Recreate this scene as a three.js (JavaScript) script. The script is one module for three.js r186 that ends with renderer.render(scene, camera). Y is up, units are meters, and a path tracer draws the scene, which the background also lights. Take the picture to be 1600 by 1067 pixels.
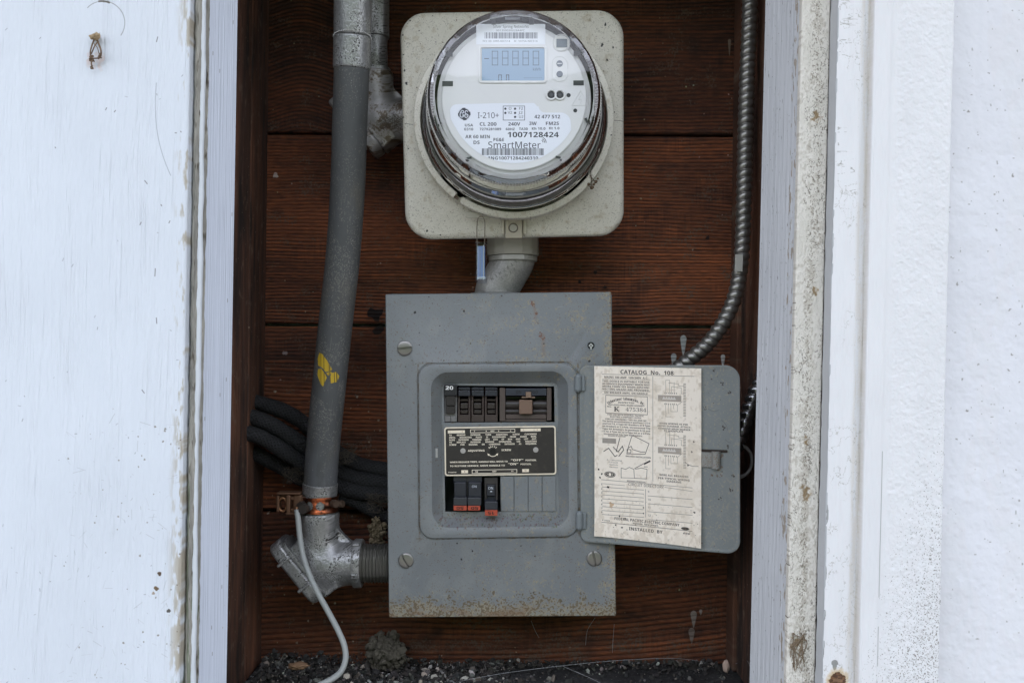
import * as THREE from 'three';
import { RoundedBoxGeometry } from 'three/addons/geometries/RoundedBoxGeometry.js';
import { MarchingCubes } from 'three/addons/objects/MarchingCubes.js';
import { mergeGeometries, mergeVertices, toCreasedNormals } from 'three/addons/utils/BufferGeometryUtils.js';

// ---------------------------------------------------------------- camera, sky, sun, exposure
const F = 1386, CY = 1.45;                       // focal length in pixels of a 1600 x 1067 picture, height of the lens
const scene = new THREE.Scene();
const camera = new THREE.PerspectiveCamera(2 * Math.atan(533.5 / F) * 180 / Math.PI, 1.5, 0.02, 500);
camera.position.set(0, CY, 0);
camera.lookAt(0, CY, -1);
const renderer = new THREE.WebGLRenderer({ antialias: true });
renderer.toneMapping = THREE.LinearToneMapping;
renderer.toneMappingExposure = 4.85;
renderer.shadowMap.enabled = true;
const SUN = new THREE.Vector3(0.55, 1.25, -1).normalize();   // behind the house: the wall stands in open shade
{
  const W = 256, H = 128, data = new Float32Array(W * H * 4);
  for (let r = 0; r < H; r++) for (let c = 0; c < W; c++) {
    const up = ((r + .5) / H - .5) * Math.PI, ro = ((c + .5) / W - .5) * 2 * Math.PI;
    const x = Math.cos(ro) * Math.cos(up), y = Math.sin(up), z = Math.sin(ro) * Math.cos(up);
    const t = Math.pow(Math.max(0, y), .55), sun = Math.max(0, x * SUN.x + y * SUN.y + z * SUN.z);
    const g = .35 * Math.pow(sun, 8) + .12 * Math.pow(sun, 2);
    const i = (r * W + c) * 4;
    data[i] = .650 * (1 - t) + .462 * t + g; data[i + 1] = .666 * (1 - t) + .504 * t + g * .97; data[i + 2] = .705 * (1 - t) + .630 * t + g * .9; data[i + 3] = 1;
  }
  const sky = new THREE.DataTexture(data, W, H, THREE.RGBAFormat, THREE.FloatType);
  sky.mapping = THREE.EquirectangularReflectionMapping; sky.magFilter = THREE.LinearFilter; sky.needsUpdate = true;
  scene.background = sky; scene.environment = sky;
}
const sun = new THREE.DirectionalLight(new THREE.Color(1, .95, .87), 2.4);
sun.position.copy(SUN).multiplyScalar(20); sun.castShadow = true; sun.shadow.radius = 1;
Object.assign(sun.shadow.camera, { left: -9, right: 9, top: 9, bottom: -9, near: 1, far: 60 }); sun.shadow.mapSize.set(2048, 2048);
scene.add(sun);

// ---------------------------------------------------------------- helpers
const V = (x, y, z = 0) => new THREE.Vector3(x, y, z);
const P = (px, py, d) => V((px - 800) * d / F, CY + (533.5 - py) * d / F, -d);     // the point that stands d metres before the lens
let seedN = 7;
function rng(seed) { let s = seed >>> 0; return () => { s = (s + 0x6d2b79f5) | 0; let t = Math.imul(s ^ (s >>> 15), 1 | s); t = (t + Math.imul(t ^ (t >>> 7), 61 | t)) ^ t; return ((t ^ (t >>> 14)) >>> 0) / 4294967296; }; }
const R = rng(11);
const lerp = (a, b, t) => a + (b - a) * t, clamp = (x, a = 0, b = 1) => Math.min(b, Math.max(a, x)), sst = (x, a, b) => { const t = clamp((x - a) / (b - a)); return t * t * (3 - 2 * t); };
function h2(x, y, s) { let n = Math.imul(x, 374761393) ^ Math.imul(y, 668265263) ^ Math.imul(s, 1442695041); n = Math.imul(n ^ (n >>> 13), 1274126177); n ^= n >>> 16; return (n >>> 0) / 4294967296; }
function vn(x, y, s = 0) { const ix = Math.floor(x), iy = Math.floor(y); let fx = x - ix, fy = y - iy; fx = fx * fx * (3 - 2 * fx); fy = fy * fy * (3 - 2 * fy);
  const a = h2(ix, iy, s), b = h2(ix + 1, iy, s), c = h2(ix, iy + 1, s), d = h2(ix + 1, iy + 1, s); return a + (b - a) * fx + (c - a) * fy + (a - b - c + d) * fx * fy; }
function fbm(x, y, s = 0, o = 4) { let v = 0, a = .5, t = 0; for (let i = 0; i < o; i++) { v += a * vn(x, y, s + i * 17); t += a; a *= .5; x *= 2.03; y *= 2.03; } return v / t; }

function canvas(w, h, draw) { const c = document.createElement('canvas'); c.width = w; c.height = h; const g = c.getContext('2d'); draw && draw(g, w, h); return c; }
function perPixel(c, fn) { const g = c.getContext('2d'), im = g.getImageData(0, 0, c.width, c.height), d = im.data, o = [0, 0, 0, 255];
  for (let y = 0, i = 0; y < c.height; y++) for (let x = 0; x < c.width; x++, i += 4) { o[0] = d[i]; o[1] = d[i + 1]; o[2] = d[i + 2]; o[3] = d[i + 3]; fn(x, y, o); d[i] = o[0]; d[i + 1] = o[1]; d[i + 2] = o[2]; d[i + 3] = o[3]; }
  g.putImageData(im, 0, 0); return c; }
function tex(c, srgb = true, wrap = false) { const t = new THREE.CanvasTexture(c); if (srgb) t.colorSpace = THREE.SRGBColorSpace; t.magFilter = THREE.LinearFilter; if (wrap) t.wrapS = t.wrapT = THREE.RepeatWrapping; return t; }
// one pass that fills a colour canvas and a height canvas together: fn(x, y, rgb) returns the height 0..255
function pair(w, h, fn, base) { const col = base || canvas(w, h), hei = canvas(w, h), gh = hei.getContext('2d'), ih = gh.getImageData(0, 0, w, h);
  perPixel(col, (x, y, o) => { const v = fn(x, y, o); o[3] = 255; const k = (y * w + x) * 4; ih.data[k] = ih.data[k + 1] = ih.data[k + 2] = v; ih.data[k + 3] = 255; }); gh.putImageData(ih, 0, 0); return [col, hei]; }
const mat = (r, g, b, rough = .6, o = {}) => new THREE.MeshStandardMaterial({ color: new THREE.Color().setRGB(r, g, b), roughness: rough, ...o });
const matMap = (map, rough = .7, o = {}) => new THREE.MeshStandardMaterial({ map, roughness: rough, ...o });

function tag(o, label, category, group) { o.userData.label = label; o.userData.category = category; if (group) o.userData.group = group; return o; }
function structure(o) { o.userData.kind = 'structure'; return o; }
function thing(name, label, category, pos, group) { const o = new THREE.Group(); o.name = name; o.position.copy(pos); scene.add(o); return tag(o, label, category, group); }
function part(name, geo, m, parent = scene, label) { const o = new THREE.Mesh(Array.isArray(geo) ? merge(geo) : geo, m); o.name = name; o.castShadow = o.receiveShadow = true; if (label) o.userData.label = label; parent.add(o); return o; }
function merge(list) { const g = list.map((x) => { x = x.index ? x.toNonIndexed() : x; for (const k of Object.keys(x.attributes)) if (!['position', 'normal', 'uv'].includes(k)) x.deleteAttribute(k);
  if (!x.attributes.uv) x.setAttribute('uv', new THREE.BufferAttribute(new Float32Array(x.attributes.position.count * 2), 2)); if (!x.attributes.normal) x.computeVertexNormals(); return x; }); return g.length > 1 ? mergeGeometries(g) : g[0]; }
function uvBy(g, fn) { const p = g.attributes.position, a = new Float32Array(p.count * 2); for (let i = 0; i < p.count; i++) { const r = fn(p.getX(i), p.getY(i), p.getZ(i)); a[2 * i] = r[0]; a[2 * i + 1] = r[1]; } g.setAttribute('uv', new THREE.BufferAttribute(a, 2)); return g; }
// skin between loops of equally many points
function loft(loops, crease = .5, cap0 = false, cap1 = false, closed = true) {
  const n = loops[0].length, pos = [], idx = [];
  for (const l of loops) for (const p of l) pos.push(p.x, p.y, p.z);
  for (let k = 0; k + 1 < loops.length; k++) for (let i = 0; i < (closed ? n : n - 1); i++) { const a = k * n + i, b = k * n + (i + 1) % n, c = a + n, d = b + n; idx.push(a, b, d, a, d, c); }
  const cap = (l, base, flip) => { const c = new THREE.Vector3(); l.forEach((p) => c.add(p)); c.divideScalar(n); const q = pos.length / 3; pos.push(c.x, c.y, c.z); for (let i = 0; i < n; i++) flip ? idx.push(q, base + (i + 1) % n, base + i) : idx.push(q, base + i, base + (i + 1) % n); };
  if (cap0) cap(loops[0], 0, true); if (cap1) cap(loops[loops.length - 1], (loops.length - 1) * n, false);
  const g = new THREE.BufferGeometry(); g.setAttribute('position', new THREE.Float32BufferAttribute(pos, 3)); g.setIndex(idx); return toCreasedNormals(g, crease);
}
// counter-clockwise outline of a polygon with rounded corners, seen from +z
function roundPoly(pts, r, n = 8, z = 0) { const out = [], m = pts.length;
  for (let i = 0; i < m; i++) { const p = pts[i], a = pts[(i + m - 1) % m], b = pts[(i + 1) % m], rr = Array.isArray(r) ? r[i] : r;
    const u = V(a.x - p.x, a.y - p.y).normalize(), v = V(b.x - p.x, b.y - p.y).normalize(), half = Math.acos(clamp(u.dot(v), -1, 1)) / 2, t = rr / Math.tan(half);
    const s = V(p.x + u.x * t, p.y + u.y * t), e = V(p.x + v.x * t, p.y + v.y * t), bis = u.clone().add(v).normalize(), c = V(p.x + bis.x * rr / Math.sin(half), p.y + bis.y * rr / Math.sin(half));
    let a0 = Math.atan2(s.y - c.y, s.x - c.x), a1 = Math.atan2(e.y - c.y, e.x - c.x); while (a1 - a0 > Math.PI) a1 -= 2 * Math.PI; while (a1 - a0 < -Math.PI) a1 += 2 * Math.PI;
    for (let k = 0; k <= n; k++) { const q = lerp(a0, a1, k / n); out.push(V(c.x + rr * Math.cos(q), c.y + rr * Math.sin(q), z)); } }
  return out; }
const rrect = (cx, cy, w, h, r, z, rot = 0, n = 8) => { const c = Math.cos(rot), s = Math.sin(rot), q = (x, y) => V(cx + x * c - y * s, cy + x * s + y * c); return roundPoly([q(w / 2, -h / 2), q(w / 2, h / 2), q(-w / 2, h / 2), q(-w / 2, -h / 2)], r, n, z); };
const grown = (pts, k) => { const m = pts.length, out = []; for (let i = 0; i < m; i++) { const a = pts[(i + m - 1) % m], b = pts[(i + 1) % m], d = V(b.x - a.x, b.y - a.y).normalize(); out.push(V(pts[i].x + d.y * k, pts[i].y - d.x * k, pts[i].z)); } return out; };
const atZ = (pts, z) => pts.map((p) => V(p.x, p.y, z));
// tube along points; radius(t, angle) in metres; uv = (round, metres along)
function sweep(points, radius, seg = 60, round = 24, caps = true) {
  const curve = points.getPointAt ? points : new THREE.CatmullRomCurve3(points, false, 'centripetal'), fr = curve.computeFrenetFrames(seg, false), len = curve.getLength(), pos = [], uv = [], idx = [];
  for (let i = 0; i <= seg; i++) { const t = i / seg, c = curve.getPointAt(t), N = fr.normals[i], B = fr.binormals[i];
    for (let k = 0; k <= round; k++) { const a = k / round * 2 * Math.PI, r = typeof radius === 'number' ? radius : radius(t, a, len), x = Math.cos(a) * r, y = Math.sin(a) * r; pos.push(c.x + N.x * x + B.x * y, c.y + N.y * x + B.y * y, c.z + N.z * x + B.z * y); uv.push(k / round, t * len); } }
  const w = round + 1; for (let i = 0; i < seg; i++) for (let k = 0; k < round; k++) { const a = i * w + k; idx.push(a, a + 1, a + w + 1, a, a + w + 1, a + w); }
  if (caps) for (const [i, f] of [[0, 1], [seg, 0]]) { const c = curve.getPointAt(i / seg), q = pos.length / 3; pos.push(c.x, c.y, c.z); uv.push(.5, i / seg * len); for (let k = 0; k < round; k++) { const a = i * w + k; f ? idx.push(q, a + 1, a) : idx.push(q, a, a + 1); } }
  const g = new THREE.BufferGeometry(); g.setAttribute('position', new THREE.Float32BufferAttribute(pos, 3)); g.setAttribute('uv', new THREE.Float32BufferAttribute(uv, 2)); g.setIndex(idx); g.computeVertexNormals();
  const nn = g.attributes.normal; for (let i = 0; i <= seg; i++) { const a = i * w, b = a + round, v = V(nn.getX(a) + nn.getX(b), nn.getY(a) + nn.getY(b), nn.getZ(a) + nn.getZ(b)).normalize(); nn.setXYZ(a, v.x, v.y, v.z); nn.setXYZ(b, v.x, v.y, v.z); }
  return g;
}
// turned profile [[radius, z], ...] about the z axis, creased
const turned = (prof, seg = 96, crease = .6, a0 = 0, a1 = Math.PI * 2) => { const g = new THREE.LatheGeometry(prof.map(([r, z]) => new THREE.Vector2(Math.max(r, 1e-6), z)), seg, a0, a1 - a0); g.rotateX(Math.PI / 2); g.deleteAttribute('normal'); const uv = g.attributes.uv.clone(); const q = toCreasedNormals(mergeKeep(g), crease); return q; };
function mergeKeep(g) { const h = g.clone(); h.deleteAttribute('uv'); return mergeVertices(h, 1e-6); }
const box = (w, h, d, r, x, y, z, s = 2) => { const g = r > 0 ? new RoundedBoxGeometry(w, h, d, s, Math.min(r, w / 2.01, h / 2.01, d / 2.01)) : new THREE.BoxGeometry(w, h, d); g.translate(x, y, z); return g; };
function screwHead(r, dome, slotAngle, slotW, slotD) { const nr = 22, na = 64, pos = [], idx = [];
  for (let i = 0; i <= nr; i++) for (let k = 0; k < na; k++) { const q = i / nr * r, a = k / na * 2 * Math.PI, x = q * Math.cos(a), y = q * Math.sin(a), perp = Math.abs(-x * Math.sin(slotAngle) + y * Math.cos(slotAngle)); let z = dome * Math.sqrt(Math.max(0, 1 - (q / r) ** 2 * .93)); if (perp < slotW && slotW > 0) z -= slotD * Math.min(1, (slotW - perp) / (slotW * .3)); pos.push(x, y, Math.max(z, -.0002)); }
  for (let i = 0; i < nr; i++) for (let k = 0; k < na; k++) { const a = i * na + k, b = i * na + (k + 1) % na; idx.push(a, a + na, b + na, a, b + na, b); }
  for (let k = 0; k < na; k++) { const j = nr * na + k; pos.push(pos[j * 3], pos[j * 3 + 1], -.003); }
  for (let k = 0; k < na; k++) { const a = nr * na + k, b = nr * na + (k + 1) % na; idx.push(a, a + na, b + na, a, b + na, b); }
  const g = new THREE.BufferGeometry(); g.setAttribute('position', new THREE.Float32BufferAttribute(pos, 3)); g.setIndex(idx); return toCreasedNormals(g, .7); }
// lettering squeezed to a width
function txt(g, s, x, y, w, size, o = {}) { g.save(); g.translate(x, y); if (o.rot) g.rotate(o.rot); g.font = `${o.style || ''} ${o.weight || 'bold'} ${size}px ${o.font || 'sans-serif'}`; g.fillStyle = o.fill || '#222'; g.textBaseline = 'middle'; const m = g.measureText(s).width; if (w) g.scale(w / m, 1); g.textAlign = o.align || 'left'; g.fillText(s, 0, 0); g.restore(); }
function blob(g, x, y, r, fill, seed, squash = 1) { const q = rng(seed); g.beginPath(); for (let k = 0; k < 11; k++) { const a = k / 11 * 2 * Math.PI, rr = r * (.55 + .7 * q()); const X = x + Math.cos(a) * rr, Y = y + Math.sin(a) * rr * squash; k ? g.lineTo(X, Y) : g.moveTo(X, Y); } g.closePath(); g.fillStyle = fill; g.fill(); }
const mix3 = (o, c, t) => { o[0] = lerp(o[0], c[0], t); o[1] = lerp(o[1], c[1], t); o[2] = lerp(o[2], c[2], t); };

// ---------------------------------------------------------------- ground, neighbouring hedge, house
const HEAD = .46, LINTEL = .425, FLOOR = -.349;                          // top and bottom of the recess, from the lens
{
  const c = canvas(512, 512); const [col, hei] = pair(512, 512, (x, y, o) => { const n = fbm(x / 90, y / 90, 3, 5), s = h2(x >> 1, y >> 1, 5); const v = 112 + (n - .5) * 46 + (s - .5) * 34; o[0] = v * 1.02; o[1] = v * .98; o[2] = v * .95; return 128 + (s - .5) * 120; }, c);
  const m = matMap(tex(col, true, true), .95, { bumpMap: tex(hei, false, true), bumpScale: .004 });
  const g = new THREE.PlaneGeometry(300, 300, 8, 8); g.rotateX(-Math.PI / 2); const uv = g.attributes.uv; for (let i = 0; i < uv.count; i++) uv.setXY(i, uv.getX(i) * 300, uv.getY(i) * 300);
  structure(part('ground', g, m));
}
{ // hedge across the yard, mirrored faintly in the meter glass
  const g = new THREE.BoxGeometry(18, 3.7, 1.4, 180, 40, 12), p = g.attributes.position;
  for (let i = 0; i < p.count; i++) { const x = p.getX(i), y = p.getY(i), z = p.getZ(i), n = fbm(x * 1.4 + 50, y * 1.9 + z * 1.9 + 20, 9, 4) - .5, k = h2(Math.round(x * 60), Math.round(y * 60 + z * 97), 3) - .5; p.setXYZ(i, x + k * .12, y + (y > 0 ? n * .7 + x * .10 : 0) + k * .1, z + n * .5 + k * .14); }
  g.computeVertexNormals(); const h = thing('clipped_hedge', 'tall dark green clipped hedge across the yard from the meter recess', 'hedge', V(0, 1.85, 6.5)); part('foliage', g, mat(.045, .075, .03, .9), h);
}
const stuccoTex = pair(900, 1400, (x, y, o) => { const n = fbm(x / 130, y / 130, 21, 4), f = fbm(x / 7, y / 7, 22, 3), l = fbm(x / 22, y / 22, 23, 3); const v = 220 + (n - .5) * 12; o[0] = v - 1; o[1] = v; o[2] = v + 4;
  const dk = fbm(x / 4 + 40, y / 4, 25, 2); if (dk > .865) mix3(o, [150, 148, 144], clamp((dk - .865) * 30)); if (fbm(x / 60, y / 200, 26, 4) > .62) mix3(o, [215, 213, 210], .15); return 128 + (f - .5) * 90 + (l - .5) * 190; });
const wallM = matMap(tex(stuccoTex[0]), .75, { bumpMap: tex(stuccoTex[1], false), bumpScale: .0016 });
const house = thing('stucco_house', 'white house wall of lumpy painted stucco right of the moulded casing', 'house', V(0, 0, -.7));
{
  const L = (x0, x1, y0, y1, z0, z1) => { const g = new THREE.BoxGeometry(x1 - x0, y1 - y0, z1 - z0); g.translate((x0 + x1) / 2, (y0 + y1) / 2, (z0 + z1) / 2 + .7); uvBy(g, (x, y, z) => [x / .56, (y - CY) / .87 + .5]); return g; };
  for (const k of ['map', 'bumpMap']) wallM[k].wrapS = wallM[k].wrapT = THREE.RepeatWrapping;
  part('wall', [L(.2905, 4, 0, 2.8, -1.15, -.705), L(-4, -.319, 0, 2.8, -1.15, -.724), L(-.319, .2905, CY + HEAD, 2.8, -.99, -.766), L(-.319, .2905, CY + LINTEL, 2.8, -.765, -.707), L(-.319, .2905, 0, CY + FLOOR - .012, -.99, -.725), L(-.319, .2905, .01, 2.79, -1.15, -.991), L(-4, 4, .01, 2.79, -6, -1.151)], wallM, house);
  const rf = new THREE.BoxGeometry(9, .16, 6.4); rf.translate(0, 2.885, -2.42); part('roof', rf, mat(.16, .14, .13, .9), house);
}

// ---------------------------------------------------------------- the boarded recess
const BACK = .962;
{
  const S = 1.5, X0 = 392, Y0 = -90, W = 780, H = 1160;
  const drips = canvas(W * S, H * S, (g) => { g.scale(S, S); g.translate(-X0, -Y0); const q = rng(5);
    const drip = (x, y, w, h, f) => { g.fillStyle = f; g.beginPath(); g.ellipse(x, y, w / 2, w * .6, 0, 0, 7); g.fill(); g.beginPath(); g.moveTo(x - w / 2, y); g.quadraticCurveTo(x - w * .3, y + h * .6, x, y + h); g.quadraticCurveTo(x + w * .3, y + h * .6, x + w / 2, y); g.fill(); };
    drip(1086, 958, 10, 22, '#8a7f76'); drip(1097, 953, 5, 7, '#8a7f76'); drip(1083, 985, 10, 20, '#776a60'); drip(1068, 528, 10, 30, '#a9aca8'); drip(1053, 556, 9, 22, '#a9aca8'); drip(1138, 62, 5, 26, '#7a6c5c'); drip(1148, 95, 6, 10, '#5c4c40'); drip(1130, 556, 7, 18, '#b5b5b0');
    for (let i = 0; i < 340; i++) { const x = X0 + q() * W, y = Y0 + q() * H, r = .5 + q() * q() * 1.6; blob(g, x, y, r, `rgba(${170 + q() * 50},${160 + q() * 40},${140 + q() * 40},${.35 + q() * .55})`, i + 9); }
    for (let i = 0; i < 60; i++) blob(g, 415 + q() * 200, 600 + q() * 440, .8 + q() * 1.6, `rgba(180,175,160,${.4 + q() * .5})`, i + 400);
    blob(g, 587, 492, 12, 'rgba(14,10,8,.85)', 77); blob(g, 592, 515, 9, 'rgba(14,10,8,.8)', 78); blob(g, 429, 275, 5, 'rgba(210,205,205,.75)', 79); blob(g, 445, 553, 4, 'rgba(190,185,190,.6)', 80);
    for (const [x, y] of [[930, 425], [945, 448], [905, 440], [1105, 370], [1090, 545], [610, 905], [640, 1012]]) blob(g, x, y, 3.2, 'rgba(20,10,6,.8)', x); });
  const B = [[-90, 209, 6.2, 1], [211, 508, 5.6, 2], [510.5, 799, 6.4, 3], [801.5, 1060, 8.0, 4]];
  const [col, hei] = pair(W * S | 0, H * S | 0, (ix, iy, o) => {
    const x = X0 + ix / S, y = Y0 + iy / S, al = o[3] / 255, pr = o[0], pg = o[1], pb = o[2];
    const b = B.find((q) => y < q[1] + 1.2) || B[3], s = b[3];
    let wob = (fbm(x / 420, y / 160, 31 + s, 3) - .5) * 24 + (fbm(x / 70, y / 60, 41 + s, 2) - .5) * 3.5;
    if (s === 4) wob += Math.pow((x - 700) / 400, 2) * 18 * Math.sign(x - 700); if (s === 1) wob += Math.exp(-Math.pow((x - 470) / 60, 2)) * 26;
    const ph = (y + wob) / b[2], w = vn(Math.floor(ph) * 3.1, s * 9.7, 51), r = ph - Math.floor(ph), ridge = Math.pow(Math.sin(Math.PI * r), .7) * (.45 + .55 * w);
    const fine = fbm(x / 9, y / 1.3, 61, 2), big = fbm(x / 190, y / 70, 71 + s, 4), pat = fbm(x / 40, y / 26, 81, 4);
    const sharp = .55 + .85 * sst(fbm(x / 120, y / 40, 45 + s, 3), .36, .62); let t = .60 + (ridge - .45) * .9 * sharp + (fine - .5) * .75 + (big - .5) * 1.15;
    const saw = sst(fbm(x / 70, y / 50, 91 + s, 3), .52, .66); t += saw * (fbm(x / 2.2, y / 30, 95, 2) - .5) * .45;
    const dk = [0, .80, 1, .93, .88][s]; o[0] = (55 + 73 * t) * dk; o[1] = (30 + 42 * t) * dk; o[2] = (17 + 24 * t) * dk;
    if (pat > .62) mix3(o, [38, 24, 17], (pat - .62) * 2.2);                                      // weathered stains
    const d = fbm(x / 2.1, y / 2.1, 97, 2) * fbm(x / 30, y / 18, 98, 3), lim = .36 - .16 * sst(y, 950, 1035); if (d > lim) mix3(o, [92, 80, 70], clamp((d - lim) * 5) * .75);   // settled dirt
    mix3(o, [pr, pg, pb], al); return clamp(70 + ridge * 120 + (fine - .5) * 50 + al * 40, 0, 255);
  }, drips);
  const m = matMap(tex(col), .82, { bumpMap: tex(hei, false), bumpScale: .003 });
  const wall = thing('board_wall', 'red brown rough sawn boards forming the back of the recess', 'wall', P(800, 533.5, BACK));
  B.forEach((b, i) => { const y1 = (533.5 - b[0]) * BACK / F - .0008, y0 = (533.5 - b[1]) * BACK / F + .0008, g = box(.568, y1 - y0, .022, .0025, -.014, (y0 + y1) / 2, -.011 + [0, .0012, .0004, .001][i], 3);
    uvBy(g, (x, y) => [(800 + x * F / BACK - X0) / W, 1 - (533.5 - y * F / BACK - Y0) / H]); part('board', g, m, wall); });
  wall.rotation.z = -.005;
}
const woodV = pair(512, 1400, (x, y, o) => { const wob = (fbm(x / 200, y / 500, 131, 3) - .5) * 160, r = Math.sin((x + wob) / 7.5) * .5 + .5, f = fbm(x / 3, y / 60, 132, 3), b = fbm(x / 90, y / 200, 133, 4), s = fbm(x / 14, y / 14, 134, 3);
  const t = .34 + r * .24 + (f - .5) * .8 + (b - .5) * 1.5 - .5 * sst(fbm(x / 40, y / 130, 136, 4), .52, .68); o[0] = 52 + 58 * t; o[1] = 34 + 36 * t; o[2] = 24 + 24 * t; if (s > .66) mix3(o, [112, 98, 84], (s - .66) * 3.2); if (h2(x >> 1, y >> 1, 135) > .9982) mix3(o, [180, 170, 150], .7); return clamp(90 + r * 70 + (f - .5) * 120 + (s - .5) * 60, 0, 255); });
const woodM = matMap(tex(woodV[0]), .85, { bumpMap: tex(woodV[1], false), bumpScale: .002 });
const uvWood = (g, ox) => uvBy(g, (x, y, z) => [(z + x * .5) / .22 + ox, y / .95 + .5]);
{
  const H = HEAD - FLOOR - .004, ym = (HEAD + FLOOR) / 2;
  const L = thing('wooden_post', 'dark brown timber post lining the left side of the recess, black cables before it', 'post', V(-.2672, CY, -.9));
  part('inner_stud', uvWood(box(.049, H, .059, .002, -.0245, ym, -.0305), .3), woodM, L); part('outer_stud', uvWood(box(.052, H, .096, .003, -.0262, ym, .0475), .62), woodM, L); L.rotation.z = -.0125;
  const Q = thing('wooden_post_001', 'dark brown timber post lining the right side of the recess behind the coiled metal conduit', 'post', V(.237, CY, -.9));
  part('inner_stud', uvWood(box(.049, H, .030, .002, .0235, ym, -.0455), .1), woodM, Q); part('outer_stud', uvWood(box(.047, H, .117, .003, .0260, ym, .0285), .45), woodM, Q); Q.rotation.z = -.0135;
}
// ---------------------------------------------------------------- painted frames
const paintRough = .5;
{ // left: wide board, open joint with old caulk, jamb
  const S = 1.5, X0 = -400, Y0 = -110, W = 700, H = 1290;
  const base = canvas(W * S, H * S, (g) => { g.scale(S, S); g.translate(-X0, -Y0); const q = rng(21);
    const tick = (x, y, l, a, w, f) => { g.strokeStyle = f; g.lineWidth = w; g.beginPath(); g.moveTo(x, y); g.lineTo(x + Math.cos(a) * l, y + Math.sin(a) * l); g.stroke(); };
    for (const [x, y, l, a] of [[238, 58, 11, 1.8], [221, 283, 9, .9], [160, 170, 6, 2], [80, 233, 3, 1], [174, 174, 5, 2.2], [247, 320, 4, 1], [262, 345, 6, 2], [267, 208, 4, 0], [240, 420, 16, 1.6], [243, 497, 12, 1.5], [222, 610, 9, .9], [276, 205, 3, 1], [217, 348, 7, 2]]) tick(x, y, l * .8, a, 1.2, 'rgba(84,80,80,.75)');
    for (let i = 0; i < 150; i++) tick(X0 + q() * W, Y0 + q() * H, 1.5 + q() * 4, q() * 7, .9, `rgba(90,90,95,${.25 + q() * .4})`);
    for (let i = 0; i < 170; i++) { const x = 292 - Math.pow(q(), 1.6) * 190, y = 640 + q() * 520; tick(x, y, 2 + Math.pow(q(), 2) * 16, q() * 7, .6, `rgba(96,92,88,${.12 + q() * .3})`); if (q() > .6) blob(g, 292 - Math.pow(q(), 1.6) * 190, 640 + q() * 500, .5 + q() * 1.4, 'rgba(96,86,72,.6)', i); }
    blob(g, 254, 897, 3.5, 'rgba(70,52,34,.9)', 61); blob(g, 250, 921, 4, 'rgba(92,70,44,.85)', 62); blob(g, 246, 928, 3, 'rgba(120,96,66,.6)', 63); blob(g, 270, 955, 3, 'rgba(60,56,50,.8)', 64);
    g.strokeStyle = 'rgba(120,122,120,.75)'; g.lineWidth = 1.1; g.beginPath(); g.arc(152, 38, 34, -2.4, .6); g.stroke(); g.strokeStyle = 'rgba(84,76,66,.95)'; g.lineWidth = 2.6; g.beginPath(); g.arc(150, 38, 34, -1.75, -1.2); g.stroke();
    for (let i = 0; i < 30; i++) blob(g, 142 + (q() - .5) * 24, 84 + q() * 26, 2 + q() * 3, `rgba(206,180,168,${.1 + q() * .22})`, i + 90);
    g.strokeStyle = 'rgba(120,124,130,.6)'; g.lineWidth = .9; g.beginPath(); g.moveTo(237, 130); g.bezierCurveTo(233, 190, 240, 230, 262, 275); g.stroke(); });
  const [col, hei] = pair(W * S, H * S, (ix, iy, o) => { const x = X0 + ix / S, y = Y0 + iy / S, al = o[3] / 255, pr = o[0], pg = o[1], pb = o[2];
    const wob = (fbm(x / 220, y / 520, 151, 3) - .5) * 34, gr = fbm((x + wob) / 3.4, y / 85, 152, 4), f = fbm(x / 2.4, y / 18, 153, 3), n = fbm(x / 120, y / 160, 154, 4); const br = sst(fbm((x + wob) / 26, y / 150, 155, 3), .42, .68);
    const v = 219 + (n - .5) * 9 + (gr - .5) * 3; o[0] = v - 6; o[1] = v; o[2] = v + 7;
    const e = sst(x, 262, 291) * sst(fbm(x / 5, y / 22, 156, 4) + .22 * sst(y, 560, 900) + .2 * sst(-y, -130, 0), .56, .8); mix3(o, [158, 146, 124], e * .8);     // grime along the open joint
    const gm = sst(x, 270, 291) * sst(fbm(x / 7, y / 40, 157, 3), .55, .7) * sst(y, 740, 900); mix3(o, [112, 122, 100], gm * .6);
    mix3(o, [pr, pg, pb], al); return clamp(128 + (gr - .5) * 250 * (.25 + .9 * br) + (f - .5) * 90 - al * 30, 0, 255); }, base);
  const m = matMap(tex(col), paintRough, { bumpMap: tex(hei, false), bumpScale: .0013 });
  const f = thing('board_casing', 'white painted wide board and jamb left of the recess, with a dirty open joint', 'door casing', V(-.2562, CY, -.70));
  const U = (d) => (x, y, z) => [(800 + (x - .2562) * F / d - X0) / W, 1 - (533.5 - y * F / d - Y0) / H];
  part('face_board', uvBy(box(.42, 1.1, .0225, .0022, -.0024 - .21, .03, -.01125, 3), U(.70)), m, f);
  // jamb
  const jt = pair(300, 1400, (x, y, o) => { const gr = fbm(x / 5, y / 130, 161, 3), n = fbm(x / 80, y / 120, 162, 4), s = fbm(x / 5, y / 9, 163, 3), ed = x / 300; const v = 206 + (n - .5) * 10; o[0] = v - 6; o[1] = v + 1; o[2] = v + 14; if (h2(x >> 2, y >> 2, 164) > .9984) mix3(o, [90, 84, 78], .7);
     const lo = sst(y, 900, 1400) * sst(ed, .8, 1); if (lo > .05 && fbm(x / 12, y / 6, 165, 3) > .86 - lo * .28) mix3(o, [140, 128, 110], .55); return clamp(128 + (gr - .5) * 150 + (n - .5) * 60, 0, 255); });
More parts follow.
